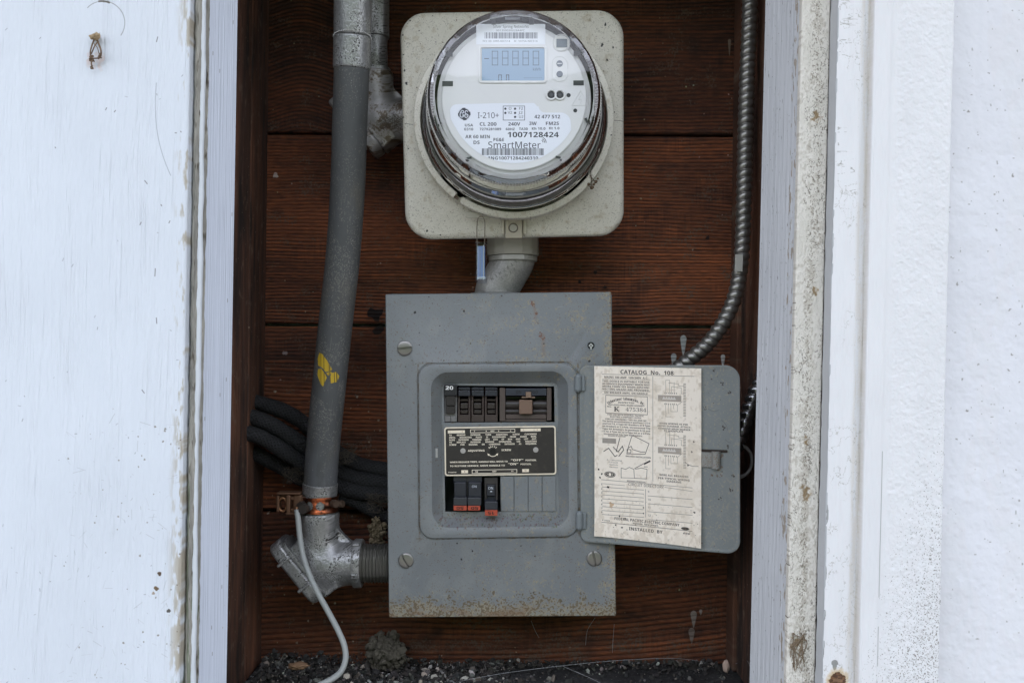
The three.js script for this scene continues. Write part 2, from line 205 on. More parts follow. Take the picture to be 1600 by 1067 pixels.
  const js = new THREE.Shape([[.0002, -.0135], [.0208, -.0450], [.0202, -.0462], [.0040, -.0620], [-.0100, -.0900], [-.0180, -.0900], [-.0180, -.0135]].map(([x, z]) => new THREE.Vector2(x, z))), jg = new THREE.ExtrudeGeometry(js, { depth: 1.1, bevelEnabled: false }); jg.rotateX(Math.PI / 2); jg.translate(0, .58, 0);
  part('jamb', uvBy(jg, (x, y, z) => [clamp(x / .0208), y / 1.1 + .45]), matMap(tex(jt[0]), paintRough, { bumpMap: tex(jt[1], false), bumpScale: .0009 }), f);
  // old caulk in the joint, lumpy
  const ct = pair(128, 1400, (x, y, o) => { const n = fbm(x / 9, y / 14, 171, 4), k = fbm(x / 26, y / 70, 172, 3); const v = 150 + (k - .5) * 70 + (n - .5) * 46; o[0] = v; o[1] = v * .985; o[2] = v * .93; if (n > .64) mix3(o, [66, 60, 48], (n - .64) * 5); if (fbm(x / 20, y / 60, 173, 3) > .62 && y > 850) mix3(o, [92, 104, 78], .5); return clamp(128 + (n - .5) * 260, 0, 255); });
  const cg = new THREE.PlaneGeometry(.011, 1.1, 14, 500), p = cg.attributes.position; for (let i = 0; i < p.count; i++) { const x = p.getX(i), y = p.getY(i); p.setZ(i, (fbm(x * 400 + 9, y * 120 + 90, 174, 3) - .5) * .004 - 6 * x * x / .011); } cg.computeVertexNormals(); cg.translate(.0004, .03, -.0075);
  part('caulk', cg, matMap(tex(ct[0]), .9, { bumpMap: tex(ct[1], false), bumpScale: .0012 }), f, 'grey dirty caulk in the open joint');
  const bead = []; for (let i = 0; i <= 90; i++) { const y = -.52 + i / 90 * 1.1; bead.push(V(.0028 + (fbm(i * .4, 1, 175, 2) - .5) * .0014, y, -.0138)); }
  part('paint_bead', sweep(bead, (t, a) => .0022 + .0014 * fbm(t * 60, a * .3, 176, 3), 400, 10), mat(.66, .70, .74, .5), f);
  f.rotation.z = -.0165;
}
{ // right: grey jamb, dirty stop, moulded white casing
  const f = thing('moulded_casing', 'grey jamb, grimy cream stop and white moulded casing along the right side of the recess', 'door casing', V(.2474, CY, -.69));
  const S = 1.5, H = 1290, Y0 = -110, vy = (y) => 1 - (533.5 - y * F / .70 - Y0) / H;
  const gt = pair(190, H * S, (x, iy, o) => { const y = Y0 + iy / S, wob = (fbm(x / 60, y / 300, 181, 2) - .5) * 20, r = Math.sin((x + wob) / 3.6) * .5 + .5, f2 = fbm(x / 2.4, y / 60, 182, 3), n = fbm(x / 60, y / 110, 183, 4), s = fbm(x / 4, y / 12, 184, 3);
    const v = 181 + (n - .5) * 14 + (r - .5) * 2.5 + (f2 - .5) * 9; o[0] = v - 1; o[1] = v + 1; o[2] = v + 4; if (s > .79) mix3(o, [84, 80, 76], clamp((s - .79) * 12) * .8); if (h2(x >> 1, iy >> 1, 185) > .9988) mix3(o, [60, 56, 54], .8);
    const e = fbm(x / 6, y / 30, 186, 3) + .22 * sst(x, 130, 8) * sst(y, 640, 800); if (x < 40 && fbm(x / 7, y / 18, 187, 3) > .66) mix3(o, [120, 104, 82], .6); return clamp(128 + (r - .5) * 34 + (f2 - .5) * 100, 0, 255); });
  const greyM = matMap(tex(gt[0]), .6, { bumpMap: tex(gt[1], false), bumpScale: .0011 });
  const js = new THREE.Shape([[-.0220, -.0205], [-.0407, -.0555], [-.0400, -.0568], [-.0200, -.0800], [-.0060, -.1000], [-.0010, -.1000], [-.0010, -.0205]].reverse().map(([x, z]) => new THREE.Vector2(x, z))), jg = new THREE.ExtrudeGeometry(js, { depth: 1.1, bevelEnabled: false }); jg.rotateX(Math.PI / 2); jg.translate(0, .58, 0);
  part('jamb', uvBy(jg, (x, y) => [clamp((-x - .0220) / .0187, .01, .99), vy(y)]), greyM, f, 'grey painted jamb with vertical wood grain');
  const st = pair(120, H * S, (ix, iy, o) => { const x = ix / 2.8, y = Y0 + iy / S, n = fbm(x / 16, y / 30, 191, 4), c = fbm(x / 3.2, y / 4.5, 192, 4), k = fbm(x / 1.5, y / 1.9, 193, 3), w = fbm(x / 24, y / 120, 196, 3), low = sst(y, 250, 1000); o[0] = 214 + (n - .5) * 24; o[1] = 210 + (n - .5) * 24; o[2] = 200 + (n - .5) * 26;
    const band = Math.exp(-Math.pow((x - 24 - (w - .5) * 26) / 8, 2)), dirt = sst(c * .55 + n * .5 + band * .13 + low * .05, .60, .80); mix3(o, [160, 152, 138], dirt * .5); if (k > .735 - band * .10 - low * .03) mix3(o, [92, 84, 70], .55 * sst(w + band * .3, .35, .7));
    const crk = Math.abs(fbm(x / 9, y / 20, 194, 4) - .5); if (crk < .008 && w + low * .15 > .52) mix3(o, [74, 68, 58], .75); for (const [cx, cy, r] of [[25, 180, 11], [29, 455, 8], [22, 770, 13], [14, 1010, 14], [22, 690, 7]]) { const d = Math.hypot((x - cx) * 1.3, y - cy) / r; if (d < 1.3) mix3(o, [124, 100, 66], sst(fbm(x / 3.4, y / 4, 195, 4) + (1 - d) * .45, .5, .85) * .8); }
    return clamp(128 + (c - .5) * 190 + (k - .5) * 60 - (crk < .008 ? 40 : 0), 0, 255); });
  part('stop', uvBy(box(.0232, 1.1, .0082, .0016, -.0111, .03, -.0162 - .0035, 3), (x, y) => [clamp((x + .0225) / .0225, .02, .98), vy(y)]), matMap(tex(st[0]), .75, { bumpMap: tex(st[1], false), bumpScale: .0012 }), f, 'cream strip with grime, cracks and peeling paint');
  // casing profile, drawn from its inner edge outward
  const prof = [[0, -.0145], [0, -.0008], [.0007, 0], [.0120, .0004], [.0150, 0], [.0185, -.0012], [.0215, -.0032], [.0245, -.0052], [.0272, -.0060], [.0281, -.0058], [.0284, -.0010], [.0290, .0006], [.0300, .0012], [.0415, .0012], [.0423, .0005], [.0430, -.0002], [.0480, 0], [.0895, .0006], [.0908, -.0002], [.0912, -.0015], [.0912, -.0145]];
  const fine = []; for (let i = 0; i + 1 < prof.length; i++) { const [a, b] = prof[i], [c, d] = prof[i + 1], n = Math.max(1, Math.round(Math.hypot(c - a, d - b) / .0012)); for (let k = 0; k < n; k++) fine.push([lerp(a, c, k / n), lerp(b, d, k / n)]); } fine.push(prof[prof.length - 1]);
  const rows = 420, loops = []; for (let j = 0; j <= rows; j++) { const y = -.52 + j / rows * 1.1; loops.push(fine.map(([x, z]) => V(x + (x < .001 ? (fbm(y * 90, 4, 201, 3) - .5) * .0011 : x > .09 ? (fbm(y * 160, 8, 202, 3) - .5) * .0012 : 0), y, z + (z > -.012 ? (fbm(x * 300, y * 30, 203, 2) - .5) * .0006 : 0)))); }
  const cg = loft(loops.map((l) => l), .8, false, false, false);
  uvBy(cg, (x, y, z) => [clamp(x / .0912, 0, 1) * .93 + (x < .0006 ? 0 : .03), vy(y)]);
  const wT = pair(300, H * S, (x, iy, o) => { const y = Y0 + iy / S, X = x / 300 * 98, Z = y * .5, n = fbm(X / 20, Z / 45, 211, 4), lump = fbm(X / 2.6, Z / 2.6, 212, 3), l2 = fbm(X / 7, Z / 7, 226, 3), gr = fbm(X / 1.2, Z / 14, 213, 3), rough = sst(X, 44, 54), e = fbm(X / .9, Z / .9, 225, 2);
    let v = 222 + (n - .5) * 7; o[0] = v; o[1] = v + .5; o[2] = v + 1.5;
    if (X < 2.9) mix3(o, [176, 178, 180], .95);
    const cr = Math.abs(fbm(X / 5, Z / 7, 215, 4) - .5), cm = sst(fbm(X / 22, Z / 26, 216, 3) + .1 * sst(y, 500, 1000), .47, .6); if (X > 4 && X < 31 && cr < .012) mix3(o, [166, 163, 156], .65 * cm); const hcr = Math.abs(fbm(X / 40, Z / 5, 217, 3) - .5); if (X > 5 && X < 22 && hcr < .007 && y < 330) mix3(o, [140, 137, 130], .7 * sst(fbm(X / 9, Z / 30, 227, 2), .4, .55));
    const bg = sst(X, 20, 25) * (1 - sst(X, 30.4, 31.4)); mix3(o, [212, 204, 192], bg * sst(fbm(X / 3, Z / 30, 218, 4) + (e - .5) * .35, .36, .62) * .45); mix3(o, [186, 177, 162], sst(X, 28.6, 30.4) * (1 - sst(X, 31, 31.8)) * (.22 + .16 * sst(fbm(X / 2, Z / 20, 219, 4) + (e - .5) * .6, .3, .7)));  // beige in the cove: slight stain plus shading painted into the colour
    if (X > 45.5 && X < 46.3 && y > 700 && fbm(1, Z / 20, 220, 3) > .42) mix3(o, [150, 150, 148], .7);
    const dens = sst(X + (y - 780) / 9, 58, 108) * sst(y, 520, 1000), sp = fbm(X / .62, Z / .62, 221, 2); if (dens > .02 && sp > .85 - dens * .17) mix3(o, [104, 98, 90], .85); if (X > 94 && fbm(X / 1.2, Z / 3, 222, 4) > .70 - .10 * sst(y, 300, 700)) mix3(o, [146, 143, 136], .7);
    const bx = (X - 12.5) / 2.6, by = (y - 1028) / (y < 1028 ? 5 : 11); if (bx * bx * (y > 1030 ? 2.0 : 1) + by * by < 1) { o[0] = 142; o[1] = 143; o[2] = 140; }
    for (const [yy, l, w] of [[800, 16, 2.6], [890, 11, 2], [955, 9, 2], [1008, 14, 1.6]]) if (X > 2.5 && X < 2.6 + w * Math.sqrt(Math.max(0, 1 - ((y - yy) / l) ** 2))) { o[0] = 150; o[1] = 151; o[2] = 150; }
    const rx = (X - 15.5) / 8, ry = (Z - 527) / 7.6, rr = Math.hypot(rx, ry) + (fbm(X / 3, Z / 3, 228, 3) - .5) * .5; if (rr < 1.4) { mix3(o, [196, 172, 134], sst(1.4 - rr, 0, .5) * .75 * (.5 + e)); if (rr < .80) { mix3(o, [104, 70, 44], .9); if (fbm(X / 2, Z / .9, 224, 3) > .5) mix3(o, [62, 38, 26], .7); if (Math.abs(ry - .05 - rx * .1) < .13 && Math.abs(rx) < .5) mix3(o, [150, 120, 92], .6); } }
    return clamp(128 + rough * ((lump - .5) * 130 + (l2 - .5) * 120) + (1 - rough) * (gr - .5) * 90 - (cr < .012 && X < 31 ? 40 * cm : 0) - (rr < .8 ? 60 : 0), 0, 255); });
  part('moulding', cg, matMap(tex(wT[0]), paintRough, { bumpMap: tex(wT[1], false), bumpScale: .0012 }), f, 'white casing moulding with a cove, cracked paint and dark specks low on its outer edge');
  f.rotation.z = -.0235;
}
// ---------------------------------------------------------------- floor of the recess and what lies on it
{
  const t = pair(700, 420, (x, y, o) => { const n = fbm(x / 40, y / 40, 231, 4), s = fbm(x / 4, y / 4, 232, 3), left = sst(x, 420, 250); const v = 46 + (n - .5) * 30 + (s - .5) * 24; o[0] = v; o[1] = v * .99; o[2] = v * .98; if (s > .72 - .12 * left) mix3(o, [128, 126, 120], (s - .6) * 2.5); return clamp(128 + (s - .5) * 200 * (.3 + left), 0, 255); });
  const g = box(.553, .012, .245, .001, -.0145, -.006, 0); uvBy(g, (x, y, z) => [(x + .27) / .53, -z / .25 + .5]);
  const o = part('recess_floor', g, matMap(tex(t[0]), .85, { bumpMap: tex(t[1], false), bumpScale: .003 })); o.position.set(0, CY + FLOOR, -.8405); structure(o);
  // loose chips, uncountable
  const q = rng(77), chip = new THREE.IcosahedronGeometry(1, 0), im = new THREE.InstancedMesh(chip, mat(1, 1, 1, .9), 17000), d = new THREE.Object3D(), c = new THREE.Color();
  for (let i = 0; i < 17000; i++) { const left = q() < .90; let x, z; if (left) { const a = q(); x = -.262 + Math.pow(a, 1.25) * .26; z = -.953 + Math.pow(q(), 1.1) * .2; } else { x = -.05 + q() * .27; z = -.953 + Math.pow(q(), 3.5) * .10; }
    const s = .00038 + Math.pow(q(), 7) * .0026, pile = left ? .012 * clamp((-.02 - x) / .2) * q() : 0; d.position.set(x, FLOOR + CY + pile + .001 + sst(-z, .92, .953) * .006 * q(), z); d.rotation.set(q() * 7, q() * 7, q() * 7); d.scale.set(s * (1 + q()), s * (.4 + q() * .5), s * (1 + q())); d.updateMatrix(); im.setMatrixAt(i, d.matrix);
    const k = q(), v = k < .78 ? .016 + q() * .035 : k < .94 ? .08 + q() * .11 : .30 + q() * .2; c.setRGB(v * (1.06 + (q() - .4) * .3), v, v * (.90 + (q() - .6) * .2)); im.setColorAt(i, c); }
  im.name = 'debris'; im.userData.kind = 'stuff'; im.userData.label = 'loose paint chips, grit and dirt on the floor of the recess'; im.userData.category = 'debris'; scene.add(im); im.castShadow = im.receiveShadow = true;
}
function heap(n, R, sq, seed, r0, r1) { const q = rng(seed), out = []; for (let i = 0; i < n; i++) { const a = q() * 6.283, u = q() * 2 - 1, k = Math.cbrt(q()) * R, w = Math.sqrt(1 - u * u), r = r0 + Math.pow(q(), 3) * (r1 - r0), g = new THREE.IcosahedronGeometry(r, 1), p = g.attributes.position, sx = .6 + q() * .6, sy = .5 + q() * .6; for (let j = 0; j < p.count; j++) { const f = .75 + .5 * h2(Math.round(p.getX(j) / r * 50), Math.round(p.getY(j) / r * 50 + p.getZ(j) / r * 77), seed + i); p.setXYZ(j, p.getX(j) * sx * f, p.getY(j) * sy * f, p.getZ(j) * f); } g.rotateX(q() * 6); g.rotateZ(q() * 6); g.translate(Math.cos(a) * w * k * sq[0], u * k * sq[1], Math.sin(a) * w * k * sq[2]); g.deleteAttribute('normal'); g.computeVertexNormals(); out.push(g); } return out; }
function lump(r, seed, sq = [1, 1, 1], det = 5, amp = .55) { const g = new THREE.IcosahedronGeometry(1, det), p = g.attributes.position; for (let i = 0; i < p.count; i++) { const x = p.getX(i), y = p.getY(i), z = p.getZ(i), k = r * (1 - amp / 2 + amp * (fbm(x * 2.2 + z * 1.3 + 10, y * 2.2 - z * 1.1 + 10, seed, 4)) + (fbm(x * 7 + z * 5 + 30, y * 7 - z * 6 + 30, seed + 3, 3) - .5) * .75); p.setXYZ(i, x * k * sq[0], y * k * sq[1], z * k * sq[2]); } g.deleteAttribute('uv'); g.deleteAttribute('normal'); const h = mergeVertices(g, 1e-7); h.computeVertexNormals(); return h; }
{
  const dirt = mat(.10, .088, .066, .95), mud = mat(.16, .125, .075, .95);
  const a = tag(part('dirt_clod', [lump(.015, 301, [1, 1, .8], 8, .5), ...heap(420, .021, [1, .95, .8], 302, .0008, .0046)], dirt), 'grey brown crumbly heap of dirt on the recess floor below the panel left corner', 'dirt clod'); a.position.copy(P(603, 1018, .93));
  const b = tag(part('mud_nest', [lump(.008, 311, [.7, 1.4, .8], 8, .5), ...heap(190, .0135, [.72, 1.35, .8], 312, .0007, .0034)], mud), 'brown crumbled mud lump above the threaded nipple beside the panel', 'mud nest'); b.position.copy(P(590, 832, .925));
  const e = tag(part('leaf_crumb', lump(.006, 321, [1.5, .6, 1]), mat(.22, .13, .07, .9)), 'small tan crumb lying among the chips at the left of the floor', 'crumb'); e.position.copy(P(466, 1040, .87));
  const s = tag(part('seed_husk', lump(.0042, 331, [.8, 1.5, .6], 3, .3), mat(.45, .33, .26, .8)), 'pale seed husk at the right end of the recess floor', 'seed husk'); s.position.copy(P(1135, 1041, .9));
}

// ---------------------------------------------------------------- breaker panel
const chrome = mat(.26, .25, .235, .36, { metalness: .85 }), zinc = mat(.40, .39, .36, .5, { metalness: .8 });
{
  const D = .866, A = .0105, O = P(781.5, 710, D), pan = thing('breaker_panel', 'grey steel breaker panel with its small door swung open, below the meter', 'breaker panel', O);
  const Q = (px, py, z = 0) => { const v = P(px, py, D - z).sub(O); v.z = z; return v; };      // a point of the panel seen at that pixel, z metres before its face
  const K = D / F, uvp = (x, y) => [((x + O.x) / K + 800 - 592) / 380, 1 - (533.5 - (y + O.y - CY) / K - 448) / 525];
  const S = 3, base = canvas(380 * S, 525 * S, (g) => { g.scale(S, S); g.translate(-592, -448); const q = rng(31);
    const sp = (x, y, r, f, s) => blob(g, x, y, r, f, s);
    for (let i = 0; i < 420; i++) { const e = q(); let x = 600 + q() * 360, y = 456 + q() * 508; if (e < .3) y = 962 - q() * q() * 50; else if (e < .5) x = 962 - q() * q() * 40; else if (e < .62) y = 562 + q() * 8; sp(x, y, .35 + q() * q() * 1.2, `rgba(${52 + q() * 40},${42 + q() * 26},${30 + q() * 20},${.4 + q() * .5})`, i); }
    for (const [x, y, r] of [[648, 488, 2], [725, 486, 1.8], [670, 464, 1], [784, 462, 1.2], [687, 509, 1], [655, 520, 1], [921, 564, 2], [714, 849, 1.4], [738, 861, 1.5], [721, 874, 1.7], [814, 853, 1.2], [655, 539, 1], [850, 537, 1.3], [714, 549, .9], [604, 875, 1]]) sp(x, y, r, 'rgba(34,30,28,.95)', x);
    for (const [x, y] of [[832, 475], [845, 523], [848, 529], [838, 492]]) for (let i = 0; i < 7; i++) sp(x + (q() - .5) * 7, y + (q() - .5) * 10, .6 + q(), 'rgba(104,64,46,.8)', i + x);
    g.strokeStyle = 'rgba(150,154,154,.5)'; g.lineWidth = .7; for (const [x, y, a] of [[745, 479, .1], [754, 522, 1.2], [707, 500, 1.5], [710, 475, .2], [790, 860, .05], [770, 897, 1.4], [640, 590, 1.3], [662, 700, 1.5], [620, 740, .9], [760, 905, .2], [840, 870, .4], [870, 480, .3], [690, 930, .1], [625, 640, 1.2], [900, 900, .8], [745, 935, .6], [650, 905, 1.1]]) { g.beginPath(); g.moveTo(x, y); g.lineTo(x + Math.cos(a) * 10, y - Math.sin(a) * 3); g.stroke(); }
    for (let i = 0; i < 300; i++) sp(680 + q() * 200, 806 + q() * 18 + (q() - .5) * 6, .4 + q() * 1.1, `rgba(${60 + q() * 50},${52 + q() * 44},${44 + q() * 30},${.3 + q() * .5})`, i + 900); });
  const [col, hei] = pair(380 * S, 525 * S, (ix, iy, o) => { const x = 592 + ix / S, y = 448 + iy / S, al = o[3] / 255, pr = o[0], pg = o[1], pb = o[2]; const n = fbm(x / 60, y / 60, 241, 4), f = fbm(x / 2.2, y / 2.2, 242, 3), m2 = fbm(x / 14, y / 14, 243, 4);
    const ck = sst(fbm(x / 26, y / 34, 246, 4), .52, .7) * .35; o[0] = 117 + (n - .5) * 13; o[1] = 121 + (n - .5) * 12; o[2] = 122 + (n - .5) * 10; mix3(o, [134, 136, 132], ck * (.5 + f)); const dr = Math.exp(-Math.pow((x - 834 - (y - 470) * .10 + (m2 - .5) * 4) / 2.2, 2)) * sst(y, 466, 474) * (1 - sst(y, 490, 512)) + Math.exp(-Math.pow((x - 849 - (m2 - .5) * 5) / 3, 2)) * sst(y, 515, 528) * (y < 556 ? 1 : 0); mix3(o, [122, 98, 80], dr * .5 * (.4 + f));
    const rx = x - (y - 456) * .012, low = sst(y + (m2 - .5) * 46, 922, 960), rgt = sst(rx + (m2 - .5) * 30, 934, 956), tr = sst(m2, .54, .68) * .30 * sst(x, 720, 860), dt = Math.max(low, rgt * .75, tr);
    if (dt > 0 && f + dt * .42 > .60) mix3(o, [150, 138, 112], clamp((f + dt * .42 - .60) * 3.2) * .8); if (low > .2 && f > .60 - low * .05) mix3(o, [72, 58, 42], .6); if (fbm(x / 1.6, y / 1.6, 244, 2) > .80 - rgt * .12) mix3(o, [96, 74, 52], .6);
    const rust = low * sst(fbm(x / 24, y / 9, 245, 3), .45, .75) * sst(y, 940, 962); mix3(o, [112, 84, 60], rust * .5);
    mix3(o, [pr, pg, pb], al); const gl = Math.abs(x - (653 + (y - 568) * .009)) < 1.5 || Math.abs(x - (903 + (y - 568) * .009)) < 1.5 || Math.abs(y - 567.5 + (x - 652) * .008) < 1.6 || Math.abs(y - 842 + (x - 652) * .012) < 1.6; if (gl && f > .40 && y > 560 && y < 848 && x > 650 && x < 908) mix3(o, [84, 70, 52], .55 * sst(m2, .35, .6)); return clamp(128 + (f - .5) * 60 + (n - .5) * 170 - al * 26, 0, 255); }, base);
  const steel = matMap(tex(col), .48, { bumpMap: tex(hei, false), bumpScale: .0004 }); const plain = mat(.17, .19, .195, .5);
  // cover with raised frame and sloping recess
  const outer = [Q(963, 962.5), Q(955, 456), Q(602, 460), Q(607.5, 965)];
  const L = (pts, r, z) => roundPoly(pts.map(([x, y]) => { const v = Q(x, y, z); return V(v.x, v.y); }), r, 8, z);
  const out = roundPoly(outer, .0012, 8);
  const rim = [[904.5, 839], [902, 566.5], [652.5, 568.5], [655, 842.5]], lip = [[889, 822], [887, 580.5], [673.5, 582.5], [676, 824.5]], inn = [[873.5, 807], [871.5, 598], [689.5, 599.5], [691.5, 809]];
  const sh = (a, k) => { const cx = a.reduce((s, p) => s + p[0], 0) / 4, cy = a.reduce((s, p) => s + p[1], 0) / 4; return a.map(([x, y]) => [x + Math.sign(cx - x) * k, y + Math.sign(cy - y) * k]); };
  const loops = [atZ(grown(out, .0001), -.012), atZ(grown(out, .0001), -.0009), atZ(grown(out, -.0006), 0), L(sh(rim, -1.6), .0148, 0), L(sh(rim, -.6), .0143, -.0007), L(sh(rim, .2), .014, -.0006), L(sh(rim, 1.4), .0135, .0020), L(sh(rim, 3.6), .0125, .0026), L(sh(lip, -3.4), .0178, .0026), L(sh(lip, -.6), .0165, .0019), L(sh(lip, 2.0), .015, -.0006), L(sh(inn, -2.2), .0065, -.0100), L(inn, .005, -.0115)];
  part('cover', uvBy(loft(loops, .45), uvp), steel, pan);
  // enclosure walls behind the cover
  const w = .2195, h = .313; part('enclosure', [box(.0016, h, .080, 0, -w / 2, 0, -.0525), box(.0016, h, .080, 0, w / 2, 0, -.0525), box(w - .004, .0016, .080, 0, 0, h / 2, -.0525), box(w - .004, .0016, .080, 0, 0, -h / 2, -.0525), box(w, h, .0016, 0, 0, 0, -.0938)], plain, pan);
  // dead front with two openings
  const zf = -.0118, ring = (pts) => { const s = new THREE.Path(); pts.forEach(([x, y], i) => { const v = Q(x, y, zf); i ? s.lineTo(v.x, v.y) : s.moveTo(v.x, v.y); }); s.closePath(); return s; };
  const shp = new THREE.Shape(); [[876, 812], [874, 594], [686, 596], [688, 812]].forEach(([x, y], i) => { const v = Q(x, y, zf); i ? shp.lineTo(v.x, v.y) : shp.moveTo(v.x, v.y); }); shp.closePath();
  shp.holes.push(ring([[693.3, 602], [694.3, 660.5], [866.8, 659.5], [866, 603.5]]), ring([[694.5, 744], [695.4, 799.6], [782.4, 799.6], [781.6, 744]]));
  const df = new THREE.ExtrudeGeometry(shp, { depth: .0012, bevelEnabled: false }); df.translate(0, 0, zf - .0012); part('dead_front', uvBy(df, uvp), steel, pan);
  // boxes given by their pixels
  const bx = (x0, y0, x1, y1, zf2, dep, r = .0005) => { const a = Q(x0, y1, zf2), b = Q(x1, y0, zf2); return box(b.x - a.x, b.y - a.y, dep, r, (a.x + b.x) / 2, (a.y + b.y) / 2, zf2 - dep / 2); };
  const blk = mat(.012, .012, .014, .45), blu = mat(.022, .024, .032, .38), brn = mat(.045, .030, .024, .5), tan = mat(.17, .105, .07, .55), gry = mat(.16, .155, .15, .5), dark = mat(.02, .016, .014, .5), org = mat(.40, .062, .028, .55);
  const print = (x0, y0, x1, y1, z, draw, par, name = 'print', rough = .5) => { const a = Q(x0, y1, z), b = Q(x1, y0, z), g = new THREE.PlaneGeometry(b.x - a.x, b.y - a.y); g.translate((a.x + b.x) / 2, (a.y + b.y) / 2, z + .00015); const sc = 16, c = canvas((x1 - x0) * sc, (y1 - y0) * sc, (q, W2, H2) => { q.scale(sc, sc); draw(q, x1 - x0, y1 - y0); }); const t = tex(c); return part(name, g, new THREE.MeshStandardMaterial({ map: t, transparent: true, alphaTest: .5, roughness: rough }), par); };
  const grp = (name, label) => { const o = new THREE.Group(); o.name = name; if (label) o.userData.label = label; pan.add(o); return o; };
  { const b = grp('breaker', 'black breaker marked 20 with pale sides'); part('case', [bx(694, 618, 714, 659.5, -.0145, .03), bx(694.3, 650, 703.6, 659.3, -.0135, .004), bx(704.2, 650, 713.6, 659.3, -.0135, .004)], gry, b); part('cap', bx(693.6, 600.8, 714.2, 618.5, -.0075, .03, .001), blk, b); part('handle', [bx(696.6, 618, 711, 634, -.009, .02, .0008), bx(696.8, 634, 710.8, 646.6, -.0108, .02, .0008)], dark, b);
    print(694.5, 601.5, 713.5, 610.5, -.0075, (g, w2, h2) => { g.fillStyle = 'rgba(0,0,0,0)'; txt(g, '20', 1, h2 / 2 + .3, 13, 8, { fill: '#e8e8e4' }); }, b); }
  [[715.2, 735], [736.4, 756.2], [757.4, 777.6]].forEach(([x0, x1], i) => { const b = grp('breaker'); part('case', [bx(x0, 606, x0 + 3.2, 659, -.0145, .03), bx(x1 - 3.2, 606, x1, 659, -.0145, .03), bx(x0, 648, x1, 659.5, -.0142, .03), bx(x0 + 3.4, 623, x1 - 3.4, 627, -.0185, .02)], brn, b); part('cap', [bx(x0 + .6, 605.2, x1 - .6, 609.5, -.0128, .02), bx(x0 + .3, 610, x1 - .3, 619, -.0105, .025, .0009)], blu, b); part('handle', [bx(x0 + 4, 629.6, x1 - 4, 639, -.0125, .02, .001), bx(x0 + 4, 640, x1 - 4, 646.5, -.0150, .02, .001)], mat(.03, .022, .018, .4), b); print(x0 + 3, 605, x1 - 3, 612, -.0105, (g, w2, h2) => { g.strokeStyle = 'rgba(6,6,8,1)'; g.lineWidth = .6; g.strokeRect(2, 4.2, w2 - 4, 2.2); }, b, 'mark'); });
  { const b = grp('main_breaker', 'wide brown double breaker with a tan handle'); part('case', [bx(780.5, 606, 789.5, 658, -.0130, .03), bx(854.5, 606, 861.8, 657, -.0130, .03), bx(790, 647.5, 854, 654.5, -.0142, .03), bx(781.5, 655, 854, 659, -.0150, .03)], mat(.075, .055, .045, .55), b); part('cap', bx(790, 606.8, 854, 618.2, -.0120, .03, .0006), mat(.028, .032, .045, .38), b);
    const rod = (x0, x1, y, r, z) => { const a = Q(x0, y, z), c = Q(x1, y, z), g = new THREE.CylinderGeometry(r, r, c.x - a.x, 20); g.rotateZ(Math.PI / 2); g.translate((a.x + c.x) / 2, a.y, z); return g; };
    part('rocker', [rod(790, 811, 632, .0048, -.0205), rod(833, 854, 632, .0048, -.0205), rod(790, 811, 643, .0030, -.0195), rod(833, 854, 643, .0030, -.0195), bx(790, 619, 854, 658, -.027, .01)], mat(.03, .024, .02, .42), b); const hd = [bx(811.2, 625, 832, 647, -.0085, .02, .0007)]; part('handle', hd, tan, b); part('pointer', [bx(821.5, 612.4, 830, 621.6, -.0105, .004, .0004), bx(815, 619.8, 836, 622, -.0118, .004, .0003)], mat(.20, .135, .09, .6), b); print(800, 607, 846, 617, -.0120, (g) => { txt(g, 'ON', 6, 5, 9, 7, { fill: '#0b0c10' }); txt(g, '100', 27, 5, 14, 7, { fill: '#0b0c10' }); }, b, 'mark'); }
  const rot180 = (s, size, w3, f) => (g, w2, h2) => { g.translate(w2 / 2, h2 / 2); g.rotate(Math.PI); txt(g, s, -w3 / 2, .2, w3, size, { fill: f }); };
  { const b = grp('breaker', 'black double breaker with two orange tags marked 50'); const us = [[709.4, 728.4], [731.6, 752]]; us.forEach(([x0, x1], i) => { part('case', [bx(x0 - 1, 744, x1 + 1, 753, -.0135, .03), bx(x0, 753.5, x1, 777, -.0095, .03, .001)], blu, b); part('cap', bx(x0 - 1.2, 777.4, x1 + (i ? 0 : 1.2), 790.4, -.0045, .03, .001), mat(.03, .032, .037, .42), b); part('tag', bx(x0 - .8, 790.5, x1 - (i ? 1.8 : -.8), 797.6, -.0035, .02, .0004), org, b); print(x0 + 1.5, 791, x1 - 2, 797.4, -.0035, rot180('50', 6.4, 12, '#1c0805'), b); });
    print(735, 756, 750, 764, -.0095, (g) => txt(g, 'ON', 2, 4, 8, 5.4, { fill: '#cdd3dc', rot: 0, weight: 'normal' }), b); part('link', bx(728.6, 745, 731.4, 790, -.0132, .03, .0003), blk, b); }
